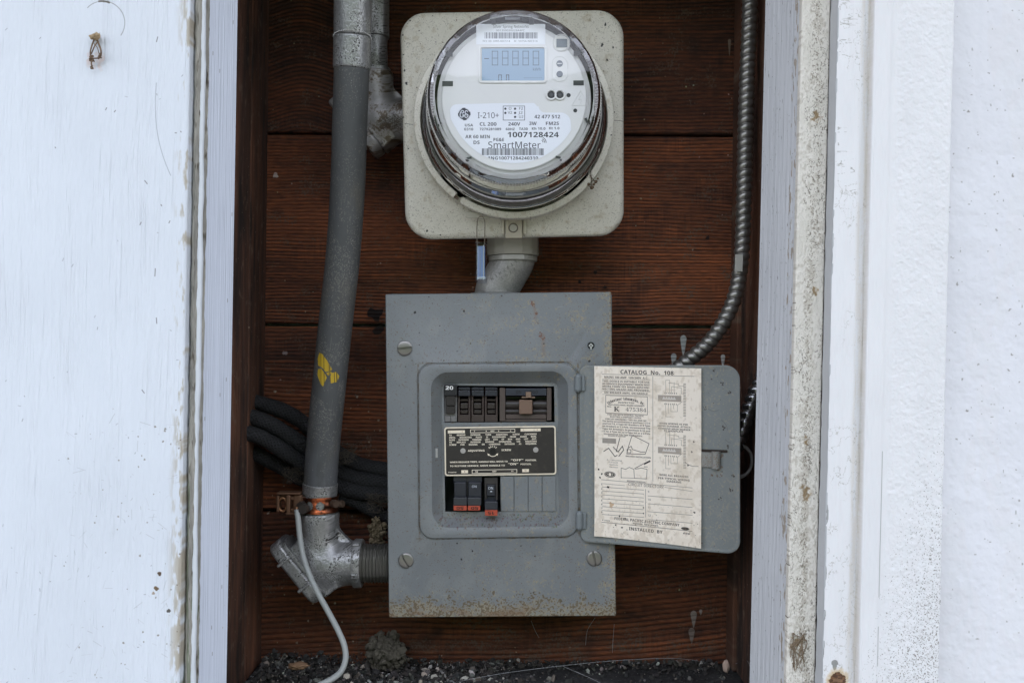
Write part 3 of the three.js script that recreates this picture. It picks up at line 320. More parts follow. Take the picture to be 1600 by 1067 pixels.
  { const b = grp('breaker', 'black single breaker with an orange tag marked 15'); part('case', [bx(757, 746, 777.6, 757, -.0135, .03), bx(757, 757, 760.4, 783, -.0135, .03), bx(774, 757, 777.6, 783, -.0135, .03)], mat(.03, .026, .024, .5), b); part('handle', [bx(760.6, 757.4, 773.6, 775, -.0118, .02, .0007), bx(760.6, 775, 773.6, 783, -.0150, .02, .001)], blu, b); part('cap', bx(757.2, 783.2, 777.4, 797.6, -.0030, .03, .001), mat(.024, .027, .035, .38), b); part('tag', bx(757.6, 797.7, 777.2, 805.8, .0005, .02, .0004), org, b); print(760, 798.4, 775, 805.4, .0005, rot180('15', 6.4, 11, '#1c0805'), b); print(761, 759, 773, 770, -.0118, (g) => { txt(g, 'ON', 1.4, 4, 8.5, 5.6, { fill: '#cdd3dc', weight: 'normal' }); g.fillStyle = '#cdd3dc'; g.fillRect(5, 8, 3, 1.6); }, b); }
  [[782.6, 802.8], [803.6, 825], [825.8, 846.8], [847.6, 868.6]].forEach(([x0, x1]) => part('blank', uvBy(bx(x0, 744.5, x1, 799.2, -.0106, .003, .0005), uvp), steel, pan));
  // printed plate
  { const a = Q(694.3, 743, -.009), b = Q(869, 665, -.009), W = b.x - a.x, H = b.y - a.y - .001, cx = (a.x + b.x) / 2, cy = (Q(0, 704.5, -.009).y), c = canvas(1400, 630, (g, w2, h2) => {
      g.fillStyle = '#e6dac3'; g.fillRect(0, 0, w2, h2); g.fillStyle = '#2b2724'; g.beginPath(); g.roundRect(18, 18, w2 - 36, h2 - 36, 26); g.fill(); const cr = '#fff3dc', T = (s, x, y, w3, z = 25, o = {}) => txt(g, s, x, y, w3, z, { fill: cr, ...o });
      g.fillStyle = '#eaddc6'; g.fillRect(46, 42, 214, 38); g.fillRect(958, 30, 218 + 34, 38); g.fillRect(208, 556, 84, 40); g.fillRect(972, 552, 84, 40); T('1', 70, 61, 9, 24, { fill: '#b08a6a' }); T('2', 220, 61, 13, 24, { fill: '#b08a6a' }); T('7', 986, 49, 12, 24, { fill: '#a07a5a' }); T('8', 1160, 49, 14, 24, { fill: '#a07a5a' }); T('9', 243, 576, 14, 26, { fill: '#6b3a2c' }); T('12', 1000, 572, 26, 26, { fill: '#7a5a4a' });
      g.strokeStyle = cr; g.lineWidth = 6; g.strokeRect(330, 36, 556, 40); g.strokeRect(344, 556, 560, 44); T('3', 372, 57, 14); T('4', 520, 57, 14); T('OFF', 580, 57, 52); T('5', 676, 57, 14); T('6', 826, 57, 14); T('10', 380, 579, 36, 28); T('OFF', 596, 579, 54); T('11', 832, 579, 30, 28);
      const ls = ['TO REMOVE INTERIOR TURN ADJUSTING SCREW CLOCKWISE', 'UNTIL MOUNTING PLATE IS DISENGAGED FROM GUIDE BARS.', 'SLIDE INTERIOR TOWARD LEFT SIDE OF BOX AND LIFT OUT.', 'TO REPLACE INTERIOR REVERSE OPERATION. USE ADJUSTING', 'SCREW FOR RAISING OR LOWERING INTERIOR AS REQUIRED.'];
      ls.forEach((s, i) => { const ws = s.split(' '), y = 104 + i * 31; g.font = 'bold 24px sans-serif'; let tot = 0; const wd = ws.map((w4) => { const m = g.measureText(w4).width * 1.14; tot += m; return m; }); let x = 60; ws.forEach((w4, k) => { T(w4, x, y, wd[k], 29); x += wd[k] + (1092 - tot + 8) / (ws.length - 1); }); });
      T('ADJUSTING', 294, 306, 212, 34); T('SCREW', 714, 304, 122, 34); g.save(); g.translate(606, 322); [...'RAISE'].forEach((ch, i) => { g.save(); g.rotate(-.7 + i * .35); txt(g, ch, 0, -66, 0, 30, { fill: cr, align: 'center' }); g.restore(); }); g.strokeStyle = cr; g.lineWidth = 9; g.beginPath(); g.arc(0, 0, 62, .5, 2.64); g.stroke(); g.fillStyle = cr; for (const s of [-1, 1]) { g.beginPath(); g.moveTo(s * 68, 22); g.lineTo(s * 40, 34); g.lineTo(s * 58, 56); g.fill(); } g.fillStyle = '#050505'; g.beginPath(); g.arc(0, 0, 36, 0, 7); g.fill(); g.restore();
      const l2 = (y, s1, big, s2, x2, w1, w2b) => { T(s1, 66, y + 6, w1, 29); T(big, x2, y - 10, w2b, 38); T(s2, x2 + w2b + 26, y - 6, 140, 28); }; l2(446, 'WHEN BREAKER TRIPS, HANDLE WILL MOVE TO', '“OFF”', 'POSITION.', 830, 726, 158); l2(496, 'TO RESTORE SERVICE, MOVE HANDLE TO', '“ON”', 'POSITION.', 794, 690, 130); T('P70251M', 44, 582, 102, 18); });
    perPixel(c, (x, y, o) => { const n = fbm(x / 60, y / 60, 251, 4), f = h2(x >> 1, y >> 1, 252); if (n > .56) mix3(o, [120, 108, 92], (n - .56) * .7); if (f > .985) mix3(o, [150, 138, 120], .35); });
    const g = grp('rating_plate', 'black instruction plate with cream border and lettering'); const fr = loft([rrect(0, 0, W, H, .0028, 0), rrect(0, 0, W, H, .0028, .0008), rrect(0, 0, W - .0004, H - .0004, .0026, .001)], .4, false, true); part('plate', uvBy(fr, (x, y) => [x / W + .5, y / H + .5]), matMap(tex(c), .45), g); g.position.set(cx, cy, -.0100); g.rotation.z = .014;
    for (const sx of [-.334, .318]) { const s = screwHead(.0026, .0011, .6, .0, 0); s.translate(sx * W, .012 * H, .001); part('rivet', s, mat(.42, .40, .37, .55, { metalness: .4 }), g); }
    const hole = new THREE.CylinderGeometry(.0031, .0031, .0014, 28, 1, true); hole.rotateX(Math.PI / 2); hole.translate((606 / 1400 - .5) * W, (.5 - 322 / 630) * H, .0010); part('screw_collar', hole, mat(.03, .03, .03, .5, { side: THREE.DoubleSide }), g); }
  // cover screws
  for (const [px, py, a] of [[632, 544, .08], [634, 876, -1.05], [929, 873, -1.35]]) { const v = Q(px, py, .001), s = screwHead(.0074, .0042, a, .0008, .0022); s.translate(v.x, v.y, 0); part('cover_screw', s, chrome, pan, px === 929 ? 'slotted cover screw below the door' : undefined); }
  { const v = Q(923.5, 540, 0), r0 = .0040, g = grp('screw_hole', 'open screw hole with a bright clip inside'); const rg = turned([[.0046, -.0002], [.0046, .0004], [.0036, .0004], [.0034, -.0002]], 40); rg.translate(v.x, v.y, 0); part('hole_edge', rg, plain, g); const disc = new THREE.CircleGeometry(.0036, 32); disc.translate(v.x, v.y, .0003); part('hole_bottom', disc, mat(.01, .01, .01, .8), g); const cl = new THREE.RingGeometry(.0010, .0024, 4); cl.translate(v.x, v.y, .0006); part('clip', [cl, box(.0012, .0020, .0003, 0, v.x, v.y - .0028, .0006)], mat(.6, .6, .6, .35, { metalness: .5 }), g); }
  { const v = Q(680, 708, -.004); part('door_catch', box(.0052, .0095, .0022, .0008, v.x, v.y, -.0045), mat(.33, .33, .31, .5), pan); }
  // door
  { const a = Math.atan2(.044, .1416), H0 = P(909, 571, D - .0012), u = V(Math.cos(a), 0, Math.sin(a)), nrm = V(-Math.sin(a), 0, Math.cos(a)), cam = V(0, CY, 0);
    const onDoor = (px, py) => { const d = P(px, py, 1).sub(cam), t = H0.clone().sub(cam).dot(nrm) / d.dot(nrm), h = cam.clone().addScaledVector(d, t).sub(H0); return V(h.dot(u), h.y); };
    const door = new THREE.Group(); door.name = 'panel_door'; door.userData.label = 'open grey door with a printed paper on its inside'; door.position.copy(H0.clone().sub(O)); door.rotation.y = -a; pan.add(door);
    const c4 = [onDoor(1157, 866), onDoor(1156.5, 570.5), onDoor(906, 571), onDoor(908, 846)]; const ol = roundPoly(c4, [.0120, .0135, .0075, .0075], 10);
    const s2 = canvas(256 * 4, 310 * 4, (g) => { g.scale(4, 4); g.translate(-904, -566); const q = rng(41);
      for (let i = 0; i < 260; i++) { const e = q(); let x = 905 + q() * 252, y = 570 + q() * 296; if (e < .45) y = 860 - q() * q() * 40 + (x - 1157) * .07; else if (e < .6) x = 1100 + q() * 56; blob(g, x, y, .3 + q() * q() * 1.1, `rgba(${50 + q() * 40},${44 + q() * 26},${34 + q() * 20},${.35 + q() * .5})`, i); }
      for (const [x, y] of [[1119, 577], [1143, 607], [1132, 596], [1134, 660], [1140, 688], [1145, 750], [1147, 730], [1128, 764], [1105, 631]]) for (let k = 0; k < 5; k++) blob(g, x + (q() - .5) * 5, y + (q() - .5) * 6, .5 + q() * 1.2, 'rgba(52,46,40,.75)', k + x);
      for (let k = 0; k < 26; k++) blob(g, 1122 + (q() - .4) * 16, 716 + (q() - .5) * 34, .8 + q() * 2, 'rgba(86,62,46,.5)', k + 70); g.strokeStyle = 'rgba(66,66,64,.55)'; g.lineWidth = .6; for (const [x, y, l, r] of [[1130, 648, 18, 1], [1110, 632, 16, .1], [1145, 690, 12, 1.4], [1136, 676, 10, .5]]) { g.beginPath(); g.moveTo(x, y); g.quadraticCurveTo(x + l * .5, y + 6, x + l * Math.cos(r), y + l * Math.sin(r)); g.stroke(); } });
    const [dc, dh] = pair(1024, 1240, (x, y, o) => { const al = o[3] / 255, pr = o[0], pg = o[1], pb = o[2], n = fbm(x / 190, y / 190, 261, 4), f = fbm(x / 9, y / 9, 262, 3), lo = sst(y + (x - 1024) * -.07 * 0 + (n - .5) * 120, 1080, 1230); o[0] = 116 + (n - .5) * 12; o[1] = 121 + (n - .5) * 11; o[2] = 120 + (n - .5) * 10; mix3(o, [134, 134, 128], sst(f * .4 + n * .6, .5, .66) * .4); if (f + lo * .25 > .68) mix3(o, [146, 138, 118], .55); mix3(o, [pr, pg, pb], al); return clamp(128 + (f - .5) * 50 - al * 30, 0, 255); }, s2);
    const k4 = c4; const duv = (x, y) => { const w3 = P(0, 0, 1); const p = H0.clone().addScaledVector(u, x); p.y += y; const px = 800 + p.x * F / -p.z, py = 533.5 - (p.y - CY) * F / -p.z; return [x / k4[0].x * .986 + .010, 1 - (-y) / .1905 * .97 - .012]; };
    const dg = loft([atZ(grown(ol, -.0003), -.0014), atZ(ol, -.0008), atZ(ol, .0004), atZ(grown(ol, -.0006), .0008), atZ(grown(ol, -.0016), .0008), atZ(grown(ol, -.0026), .0002), atZ(grown(ol, -.004), 0)], .6, true, true);
    part('door_leaf', uvBy(dg, duv), matMap(tex(dc), .48, { bumpMap: tex(dh, false), bumpScale: .0004 }), door);
    // paper
    const q4 = [[929.5, 571.8], [1096.5, 575.5], [1096.5, 855.5], [930, 836.5]].map(([x, y]) => onDoor(x, y)), nx = 30, ny = 44, pg = new THREE.PlaneGeometry(1, 1, nx, ny), pp = pg.attributes.position;
    for (let i = 0; i < pp.count; i++) { const s = pp.getX(i) + .5, t = .5 - pp.getY(i), p = q4[0].clone().lerp(q4[1], s).lerp(q4[3].clone().lerp(q4[2], s), t), w3 = fbm(s * 5, t * 8, 271, 3) - .5; pp.setXYZ(i, p.x, p.y, .0009 + .0016 * Math.abs(w3) + .0012 * Math.pow(Math.abs(s - .5) * 2, 8) + .0026 * Math.pow(clamp(s - .82 + (t - .80)) * 2.6, 2) + .0022 * Math.pow(clamp(.14 - s + (t - .9)) * 4, 2)); } pg.computeVertexNormals();
    const pc = canvas(1000, 1580, (g, W, H) => { g.fillStyle = '#e9dfd0'; g.fillRect(0, 0, W, H); const k = '#2e2a28', T = (s, x, y, w4, z, o = {}) => txt(g, s, x, y, w4, z, { fill: k, ...o }), ln = (x0, y0, x1, y1, w4 = 3) => { g.strokeStyle = k; g.lineWidth = w4; g.beginPath(); g.moveTo(x0, y0); g.lineTo(x1, y1); g.stroke(); };
      const sx = 1000 / 167, sy = 1580 / 272, X = (x) => (x - 929.5) * sx, Y = (x, y) => (y - 571.8 - (x - 929.5) / 167 * 3.7) / (264.7 + 15.3 * (x - 929.5) / 167) * 1580;
      const t2 = (s, x, y, w4, z, o) => T(s, X(x), Y(x, y), w4 * sx, z, o), l2 = (x0, y0, x1, y1, w4) => ln(X(x0), Y(x0, y0), X(x1), Y(x1, y1), w4);
      t2('CATALOG  No.  108', 970.5, 581, 84, 50, { weight: 'bold' }); l2(941.5, 584.5, 1086, 588); l2(1022, 588, 1022, 752, 3);
      t2('MAINS 100 AMP  120/240V  A.C.', 945, 589, 70, 26); l2(942, 592, 1018, 593.5, 2); ['THIS DEVICE IS SUITABLE FOR USE', 'AS SERVICE EQUIPMENT WHEN NOT', 'MORE THAN SIX MAIN DISCON-', 'NECTING MEANS ARE PROVIDED.'].forEach((s, i) => t2(s, 942, 595.2 + i * 4.1, 75, 24)); l2(942, 610.5, 1018, 612, 2); t2('SEE BREAKER AMPS. ON HANDLE', 945, 613, 69, 25); l2(942, 616, 1018, 618, 2);
      g.strokeStyle = k; g.lineWidth = 4; g.strokeRect(X(947.5), Y(947.5, 617.5), 66 * sx, 28 * sy); g.save(); g.translate(X(980), Y(980, 623) + 352); const un = 'Underwriters’ Laboratories, Inc.'; [...un].forEach((ch, i) => { g.save(); g.rotate((i - un.length / 2 + .5) * .0325); txt(g, ch, 0, -352, 0, 34, { fill: k, align: 'center', font: 'serif' }); g.restore(); }); g.restore();
      t2('INSPECTED', 967, 628.6, 26, 20); t2('ENCLOSED PANEL-BOARD ASSEMBLY', 952, 632, 57, 17); t2('No.', 949.5, 634.8, 8, 17); t2('K', 960, 638.6, 9.5, 62, { font: 'serif' }); t2('475384', 979, 639.3, 33, 50, { font: 'serif', weight: 'normal' });
      ['FOR USE WITH FEDERAL PACIFIC', 'ELECTRIC COMPANY LISTED', 'CIRCUIT-BREAKERS TYPE NA AND NC.'].forEach((s, i) => t2(s, [950, 954, 946.5][i], 647 + i * 3.6, [58, 50, 67][i], 20));
      ['The device accommodates in positions 1-2-3-4', 'and 5-6-7-8, 4 Type NC Breakers or 8 Type', 'NA Breakers or 2 2-Pole, Uncommoned Trip', 'Type NA Breakers. In positions 9-10 and', '11-12, 4 Type NC or 4 Type NA or 2 2-Pole', 'Uncommoned Trip Type NA Breakers.'].forEach((s, i) => t2(s, i === 5 ? 944 : 942, 657.5 + i * 4, i === 5 ? 62 : 76, 22));
      // little drawings
      t2('BREAKER IN POSITION', 951, 680.5, 28, 14); g.fillStyle = 'rgba(50,46,42,.45)'; g.fillRect(X(942), Y(942, 684), 22 * sx, 8 * sy); ln(X(970), Y(970, 684), X(964), Y(964, 706), 6); g.lineWidth = 7; g.beginPath(); for (const [x, y, m] of [[944, 705, 1], [952, 700], [962, 713], [966, 711], [959, 698, 1], [967, 706], [974, 697], [976, 703], [968, 713]]) m ? g.moveTo(X(x), Y(x, y)) : g.lineTo(X(x), Y(x, y)); g.strokeStyle = k; g.stroke();
      g.lineWidth = 5; g.beginPath(); for (const [x, y, m] of [[990, 680, 1], [1016, 693], [1010, 709.5], [981, 709], [983, 700], [988, 684], [990, 680], [983, 700, 1], [988, 697], [990, 702], [1003, 706], [1010, 706]]) m ? g.moveTo(X(x), Y(x, y)) : g.lineTo(X(x), Y(x, y)); g.stroke(); g.strokeRect(X(981.5), Y(981.5, 702), 6 * sx, 5 * sy); t2('BREAKER INSTALLATION', 979, 712.5, 40, 17);
      ['A. 1 Mounting', 'Circuit', 'Switch', 'Section'].forEach((s, i) => t2(s, [949, 952, 953, 953][i], 718 + i * 3.7, [24, 15, 14, 14][i], 16, { weight: 'normal' }));
      g.lineWidth = 4; g.beginPath(); for (const [x, y, m] of [[972, 747, 1], [972, 731], [979, 733], [985, 730], [992, 733], [993, 747], [1012, 748], [1013, 733], [1004, 731], [994, 733]]) m ? g.moveTo(X(x), Y(x, y)) : g.lineTo(X(x), Y(x, y)); g.stroke(); ln(X(993), Y(993, 732), X(1010), Y(1010, 723), 5); ln(X(1008), Y(1008, 725), X(1018), Y(1018, 720), 14); ln(X(972), Y(972, 746), X(1013), Y(1013, 748), 3); t2('OFF', 1008, 729, 6, 15); t2('BREAKER REMOVAL', 981, 751, 30, 16);
      g.save(); g.translate(X(954), Y(954, 741)); g.lineWidth = 6; g.beginPath(); g.ellipse(0, 0, 50, 24, 0, 0, 7); g.stroke(); g.fillStyle = k; g.beginPath(); g.ellipse(0, 0, 44, 17, 0, 0, 7); g.fill(); g.fillStyle = '#e9dfd0'; g.beginPath(); g.arc(0, 0, 14, 0, 7); g.fill(); txt(g, 'F', -30, 0, 0, 20, { fill: '#e9dfd0' }); txt(g, 'P', 20, 0, 0, 20, { fill: '#e9dfd0' }); g.restore();
      const dia = (y0, al) => { g.save(); g.globalAlpha = al; const gx = '#5a544a'; g.strokeStyle = gx; g.lineWidth = 3; const pl = (...p) => { g.beginPath(); p.forEach(([x, y], i) => i ? g.lineTo(X(x), Y(x, y + y0)) : g.moveTo(X(x), Y(x, y + y0))); g.stroke(); }; pl([1042, 25], [1042, 3], [1048, 3], [1048, 25]); pl([1046, 7], [1062, 9], [1062, 12], [1070, 12]); pl([1055, 25], [1055, 6]); pl([1051, 25], [1051, 13], [1066, 15], [1066, 24], [1070, 24]); pl([1042, 38], [1042, 60], [1050, 60]); pl([1050, 40], [1050, 52], [1060, 52], [1060, 42], [1068, 36]); pl([1054, 40], [1054, 48]); pl([1046, 40], [1046, 55]);
        g.fillStyle = 'rgba(80,74,66,.6)'; g.fillRect(X(1030), Y(1030, y0 + 26), 36 * sx, 9.5 * sy); g.fillStyle = '#d8d3ca'; for (let i = 0; i < 5; i++) { g.beginPath(); g.moveTo(X(1039 + i * 4), Y(1039, y0 + 28)); g.lineTo(X(1042 + i * 4), Y(1042, y0 + 33)); g.lineTo(X(1036.5 + i * 4), Y(1036, y0 + 33)); g.fill(); } for (let i = 0; i < 22; i++) { g.fillStyle = 'rgba(80,74,66,.8)'; g.fillRect(X(1069), Y(1069, y0 + 8 + i * 2.4), 4 * sx, 1.1 * sy); } for (let i = 0; i < 14; i++) { g.fillRect(X(1040 + (i % 7) * 3), Y(1044, y0 + (i < 7 ? 22 : 39)), 1.2 * sx, 2.2 * sy); } g.restore(); };
      dia(591, .8); dia(672, .8); ['WHEN WIRING AS PER', 'ABOVE DIAGRAM, ATTACH', 'ADHESIVE MAIN MARKER', 'TO MAINPLATE'].forEach((s, i) => t2(s, [1032, 1029, 1030, 1039][i], 661 + i * 3.9 + .0, [44, 51, 50, 30][i], 21)); ['WIRE ALL BREAKERS', 'PER TYPICAL WIRING', 'DIAGRAMS'].forEach((s, i) => t2(s, [1032, 1030, 1043][i], 741.5 + i * 5, [45, 49, 23][i], 24));
      l2(940, 749, 1083, 762, 3); t2('CIRCUIT DIRECTORY', 983, 756.2, 56, 34, { weight: 'normal' }); l2(940, 755, 978, 758.5, 2.5); l2(1040, 761, 1083, 767.5, 2.5); for (let i = 0; i < 8; i++) { l2(941, 760.5 + i * 6.1, 1008, 765.5 + i * 6.1, 3); t2(String(i + 1), 940, 757 + i * 6.1, 0, 22); } for (let i = 0; i < 4; i++) { l2(1014, 774.5 + i * 12.3, 1083, 780 + i * 12.3, 3); t2(String(9 + i), 1014, 768 + i * 12.3, 0, 26, { weight: 'normal' }); } l2(1010.5, 764, 1010.5, 808, 3);
      t2('FEDERAL PACIFIC ELECTRIC COMPANY', 961, 809.5, 102, 34); t2('NEWARK, NEW JERSEY', 990, 817.2, 40, 19); t2('P-2223', 941, 812, 13, 14); l2(940.5, 815.2, 1083, 829.5, 4); t2('INSTALLED  BY', 984, 825.5, 53, 40); g.fillStyle = k; g.beginPath(); g.ellipse(X(1072), Y(1072, 825.5), 38, 13, 0, 0, 7); g.fill(); t2('666', 1068, 832.5, 11, 22, { style: 'italic' });
      const q = rng(51); for (let i = 0; i < 90; i++) blob(g, q() * W, H - Math.pow(q(), 1.3) * 360, 2 + q() * q() * 8, `rgba(60,54,48,${.3 + q() * .5})`, i + 33); blob(g, X(951), Y(951, 761), 12, '#2a2624', 5); blob(g, X(956), Y(956, 789), 26, 'rgba(168,122,76,.55)', 6); for (const [x, y] of [[1007, 793], [1007, 802], [969, 806], [978, 810], [963, 820], [973, 824], [941, 740], [938, 746], [936, 733], [1082, 706], [1076, 727], [1085, 690]]) blob(g, X(x), Y(x, y), 9, '#2f2a26', x); g.strokeStyle = 'rgba(40,36,32,.8)'; g.lineWidth = 4; g.beginPath(); g.moveTo(X(1072), Y(1072, 722)); g.quadraticCurveTo(X(1080), Y(1080, 730), X(1092), Y(1092, 728)); g.stroke(); });
    const ph = canvas(1000, 1580), hd = []; perPixel(pc, (x, y, o) => { const n = fbm(x / 210, y / 260, 281, 4), f = fbm(x / 34, y / 34, 282, 4), g2 = h2(x, y, 283); const st = sst(n + (f - .5) * .5, .5, .72); mix3(o, [198, 184, 162], st * .34 * sst(x, 350, 600) * (y < 1000 ? 1 : .5) + st * .1); if (f > .70) mix3(o, [160, 150, 138], (f - .70) * 1.6); const v = (g2 - .5) * 9; o[0] += v; o[1] += v; o[2] += v; const rs = sst(fbm(x / 26, y / 40, 284, 4) + .16 * sst(y, 1200, 1560) + .10 * sst(x, 200, 20), .60, .78); mix3(o, [186, 170, 148], rs * .35); });
    part('paper_label', pg, matMap(tex(pc), .85), door, 'yellowed paper label printed with wiring diagrams and a circuit directory');
    // catch
    const b2 = (x0, y0, x1, y1, z, d, r) => { const p = onDoor(x0, y1), s = onDoor(x1, y0); return box(s.x - p.x, s.y - p.y, d, r, (s.x + p.x) / 2, (s.y + p.y) / 2, z - d / 2); };
    const lt = []; { const p = onDoor(1119.5, 732), s = onDoor(1119.5, 705); const g = new THREE.CylinderGeometry(.0042, .0042, s.y - p.y, 18, 1, false, -Math.PI * .5, Math.PI); g.translate(s.x, (p.y + s.y) / 2, .0006); lt.push(g); }
    part('latch', [b2(1097, 706.5, 1113, 729.5, .0022, .0022, .0006), ...lt], matMap(tex(canvas(64, 64, (g) => { g.fillStyle = '#82837e'; g.fillRect(0, 0, 64, 64); const q = rng(3); for (let i = 0; i < 160; i++) blob(g, q() * 64, q() * 64, .6 + q() * 2.6, `rgba(${84 + q() * 40},${58 + q() * 20},${42},${.5 * q()})`, i); })), .55), door);
    part('latch_slot', b2(1094.5, 703.2, 1137, 705.6, .0010, .0012, 0), mat(.03, .022, .016, .9), door);
    for (const [py0, py1, px] of [[586, 611, 903.5], [800, 827, 905.5]]) { const t = P(px, py0, D - .003).sub(H0), b = P(px, py1, D - .003).sub(H0), g = new THREE.CapsuleGeometry(.0036, Math.abs(t.y - b.y) - .0045, 6, 18); g.translate(0, (t.y + b.y) / 2, 0); const hg = [g, box(.0062, Math.abs(t.y - b.y) * .96, .0012, .0004, .0032, (t.y + b.y) / 2, -.0010)]; const m = part('hinge', hg, plain, door); m.position.set((t.x * Math.cos(a) + (t.z) * Math.sin(a)), 0, (-t.x * Math.sin(a) + t.z * Math.cos(a))); }
  }
}

// ---------------------------------------------------------------- meter box and its fittings
const meterPaint = (() => { const S = 3, base = canvas(370 * S, 380 * S, (g) => { g.scale(S, S); g.translate(-615, -5); const q = rng(61);
    for (let i = 0; i < 420; i++) { const x = 618 + q() * 365, y = 5 + q() * 220 * (q() < .8 ? 1 : 1.65); blob(g, x, y, .35 + q() * q() * .9, `rgba(${44 + q() * 40},${42 + q() * 36},${36 + q() * 30},${.45 + q() * .5})`, i); }
    for (const [x, y, r, s] of [[641, 32, 2, .5], [629, 54, 1.6, 1], [630, 85, 1.8, .6], [632, 110, 1.6, 1.4], [635, 130, 2.6, 1], [629, 182, 1.7, 1], [638, 232, 1.5, 1], [630, 275, 1.5, 1], [941, 70, 2.4, 1.1], [949, 94, 2, 1], [946, 38, 1.6, 1.8], [958, 74, 1.4, 1.4], [667, 361, 2, 1], [688, 367, 1.3, 1], [960, 175, 1.6, 1], [655, 48, 1.4, .6], [952, 218, 1.5, 1]]) blob(g, x, y, r, 'rgba(38,38,36,.92)', x, s);
    g.strokeStyle = 'rgba(60,58,52,.9)'; g.lineWidth = .7; for (const [x0, y0, x1, y1] of [[632, 193, 645, 194.5], [959, 188, 975, 189]]) { g.beginPath(); g.moveTo(x0, y0); g.lineTo(x1, y1); g.stroke(); } });
  return pair(370 * S, 380 * S, (ix, iy, o) => { const x = ix / S, y = iy / S, al = o[3] / 255, pr = o[0], pg = o[1], pb = o[2], n = fbm(x / 50, y / 50, 291, 4), f = fbm(x / 1.5, y / 1.5, 292, 3), m = fbm(x / 9, y / 9, 293, 3); o[0] = 207 + (n - .5) * 14 + (f - .5) * 26; o[1] = 203 + (n - .5) * 13 + (f - .5) * 26; o[2] = 189 + (n - .5) * 13 + (f - .5) * 26; if (f > .70) mix3(o, [112, 106, 92], .5); if (m > .64) mix3(o, [168, 156, 132], (m - .64) * 2.5); mix3(o, [pr, pg, pb], al); return clamp(128 + (f - .5) * 120 - al * 40, 0, 255); }, base); })();
const DB = .872, OB = P(801, 190, DB);
const beigeM = matMap(tex(meterPaint[0]), .55, { bumpMap: tex(meterPaint[1], false), bumpScale: .0004 }), beige = mat(.58, .54, .44, .55);
const MC = P(803, 184.5, .853).setZ(0);                                   // axis of the meter
{
  const box0 = thing('meter_socket', 'beige speckled steel meter socket box with rounded corners and a clamp ring', 'meter socket', OB);
  const Q = (px, py, z = 0) => { const v = P(px, py, DB - z).sub(OB); v.z = z; return v; }, K = DB / F, uvb = (x, y) => [((x + OB.x) / K + 800 - 615) / 370, 1 - (533.5 - (y + OB.y - CY) / K - 5) / 380];
  const o = roundPoly([Q(976, 367.5), Q(975.5, 12.5), Q(623.5, 18), Q(633, 374)], [.0262, .0270, .0250, .0275], 14), ax = MC.clone().sub(OB), N = o.length;
  const circ = (r, z) => o.map((p) => { const a = Math.atan2(p.y - ax.y, p.x - ax.x); return V(ax.x + Math.cos(a) * r, ax.y + Math.sin(a) * r, z); });
  // the face is one sheet: sides, rolled edge, flat, raised hub round the meter
  part('box_cover', uvBy(loft([atZ(grown(o, -.0165), -.088), atZ(grown(o, -.0105), -.05), atZ(grown(o, -.005), -.02), atZ(grown(o, -.0012), -.008), atZ(grown(o, 0), -.005), atZ(grown(o, -.0006), -.0030), atZ(grown(o, -.0022), -.0008), atZ(grown(o, -.0046), 0), circ(.0985, 0), circ(.0975, .0006), circ(.0965, .0030), circ(.0955, .0105), circ(.0915, .0110), circ(.0905, -.004)], .7), uvb), beigeM, box0);
  part('back_plate', (() => { const s = new THREE.Shape(atZ(grown(o, -.017), 0).map((p) => new THREE.Vector2(p.x, p.y))); const g = new THREE.ShapeGeometry(s); g.translate(0, 0, -.0885); return g; })(), beige, box0);
  const cup = turned([[.091, .004], [.0908, -.03], [.0001, -.03]], 64); cup.translate(ax.x, ax.y, 0); part('socket_cup', cup, mat(.03, .03, .03, .6), box0);
  // clamp ring with its gap low on the left
  const g0 = (232.5) / 180 * Math.PI, g1 = 237 / 180 * Math.PI, rp = [[.0898, .0070], [.0899, .0182], [.0905, .0192], [.0958, .0192], [.0966, .0184], [.0968, .0085]];
  const rn = 220, rl = []; for (let i = 0; i <= rn; i++) { const a = g1 + (g0 + 2 * Math.PI - g1) * i / rn; rl.push(rp.map(([r, z]) => V(ax.x + Math.cos(a) * r, ax.y + Math.sin(a) * r, z))); }
  const rg = loft(rl, .5, true, true, true); part('clamp_ring', uvBy(rg, uvb), beigeM, box0);
  part('ring_lug', [box(.0055, .0022, .007, .0006, 0, 0, 0)].map((g) => { g.rotateZ(-.62); const v = Q(713, 308, .014); g.translate(v.x - .0005, v.y, .0125); return g; }), mat(.18, .13, .1, .7), box0);
  // latch at the foot of the ring
  const bx = (x0, y0, x1, y1, z, d, r) => { const a = Q(x0, y1, z), b = Q(x1, y0, z); return box(b.x - a.x, b.y - a.y, d, r, (a.x + b.x) / 2, (a.y + b.y) / 2, z - d / 2); };
  part('latch', [bx(789.5, 341, 816, 372, .0072, .0075, .0007), bx(795, 341, 809, 347, .0090, .003, .0004)], mat(.40, .36, .28, .55), box0); part('latch_guide', [bx(783.5, 341, 788.6, 366, .0030, .0035, .001), bx(817, 341, 823, 366, .0030, .0035, .001)], beige, box0);
  { const v = Q(802, 356, .0075), t = new THREE.TorusGeometry(.0041, .0006, 10, 40); t.translate(v.x, v.y, .0073); part('latch_rim', t, mat(.12, .10, .08, .5), box0); const s = screwHead(.0036, .0014, 0, 0, 0); s.translate(v.x, v.y, .0071); part('latch_screw', s, mat(.36, .34, .28, .5), box0); }
  { const ts = []; for (const [x0, y0, x1, y1] of [[728, 331, 752, 340], [748, 338, 766, 342]]) ts.push(bx(x0, y0, x1, y1, .0105, .0016, .0005)); part('seal_eye', ts, mat(.42, .40, .33, .5), box0); }
}
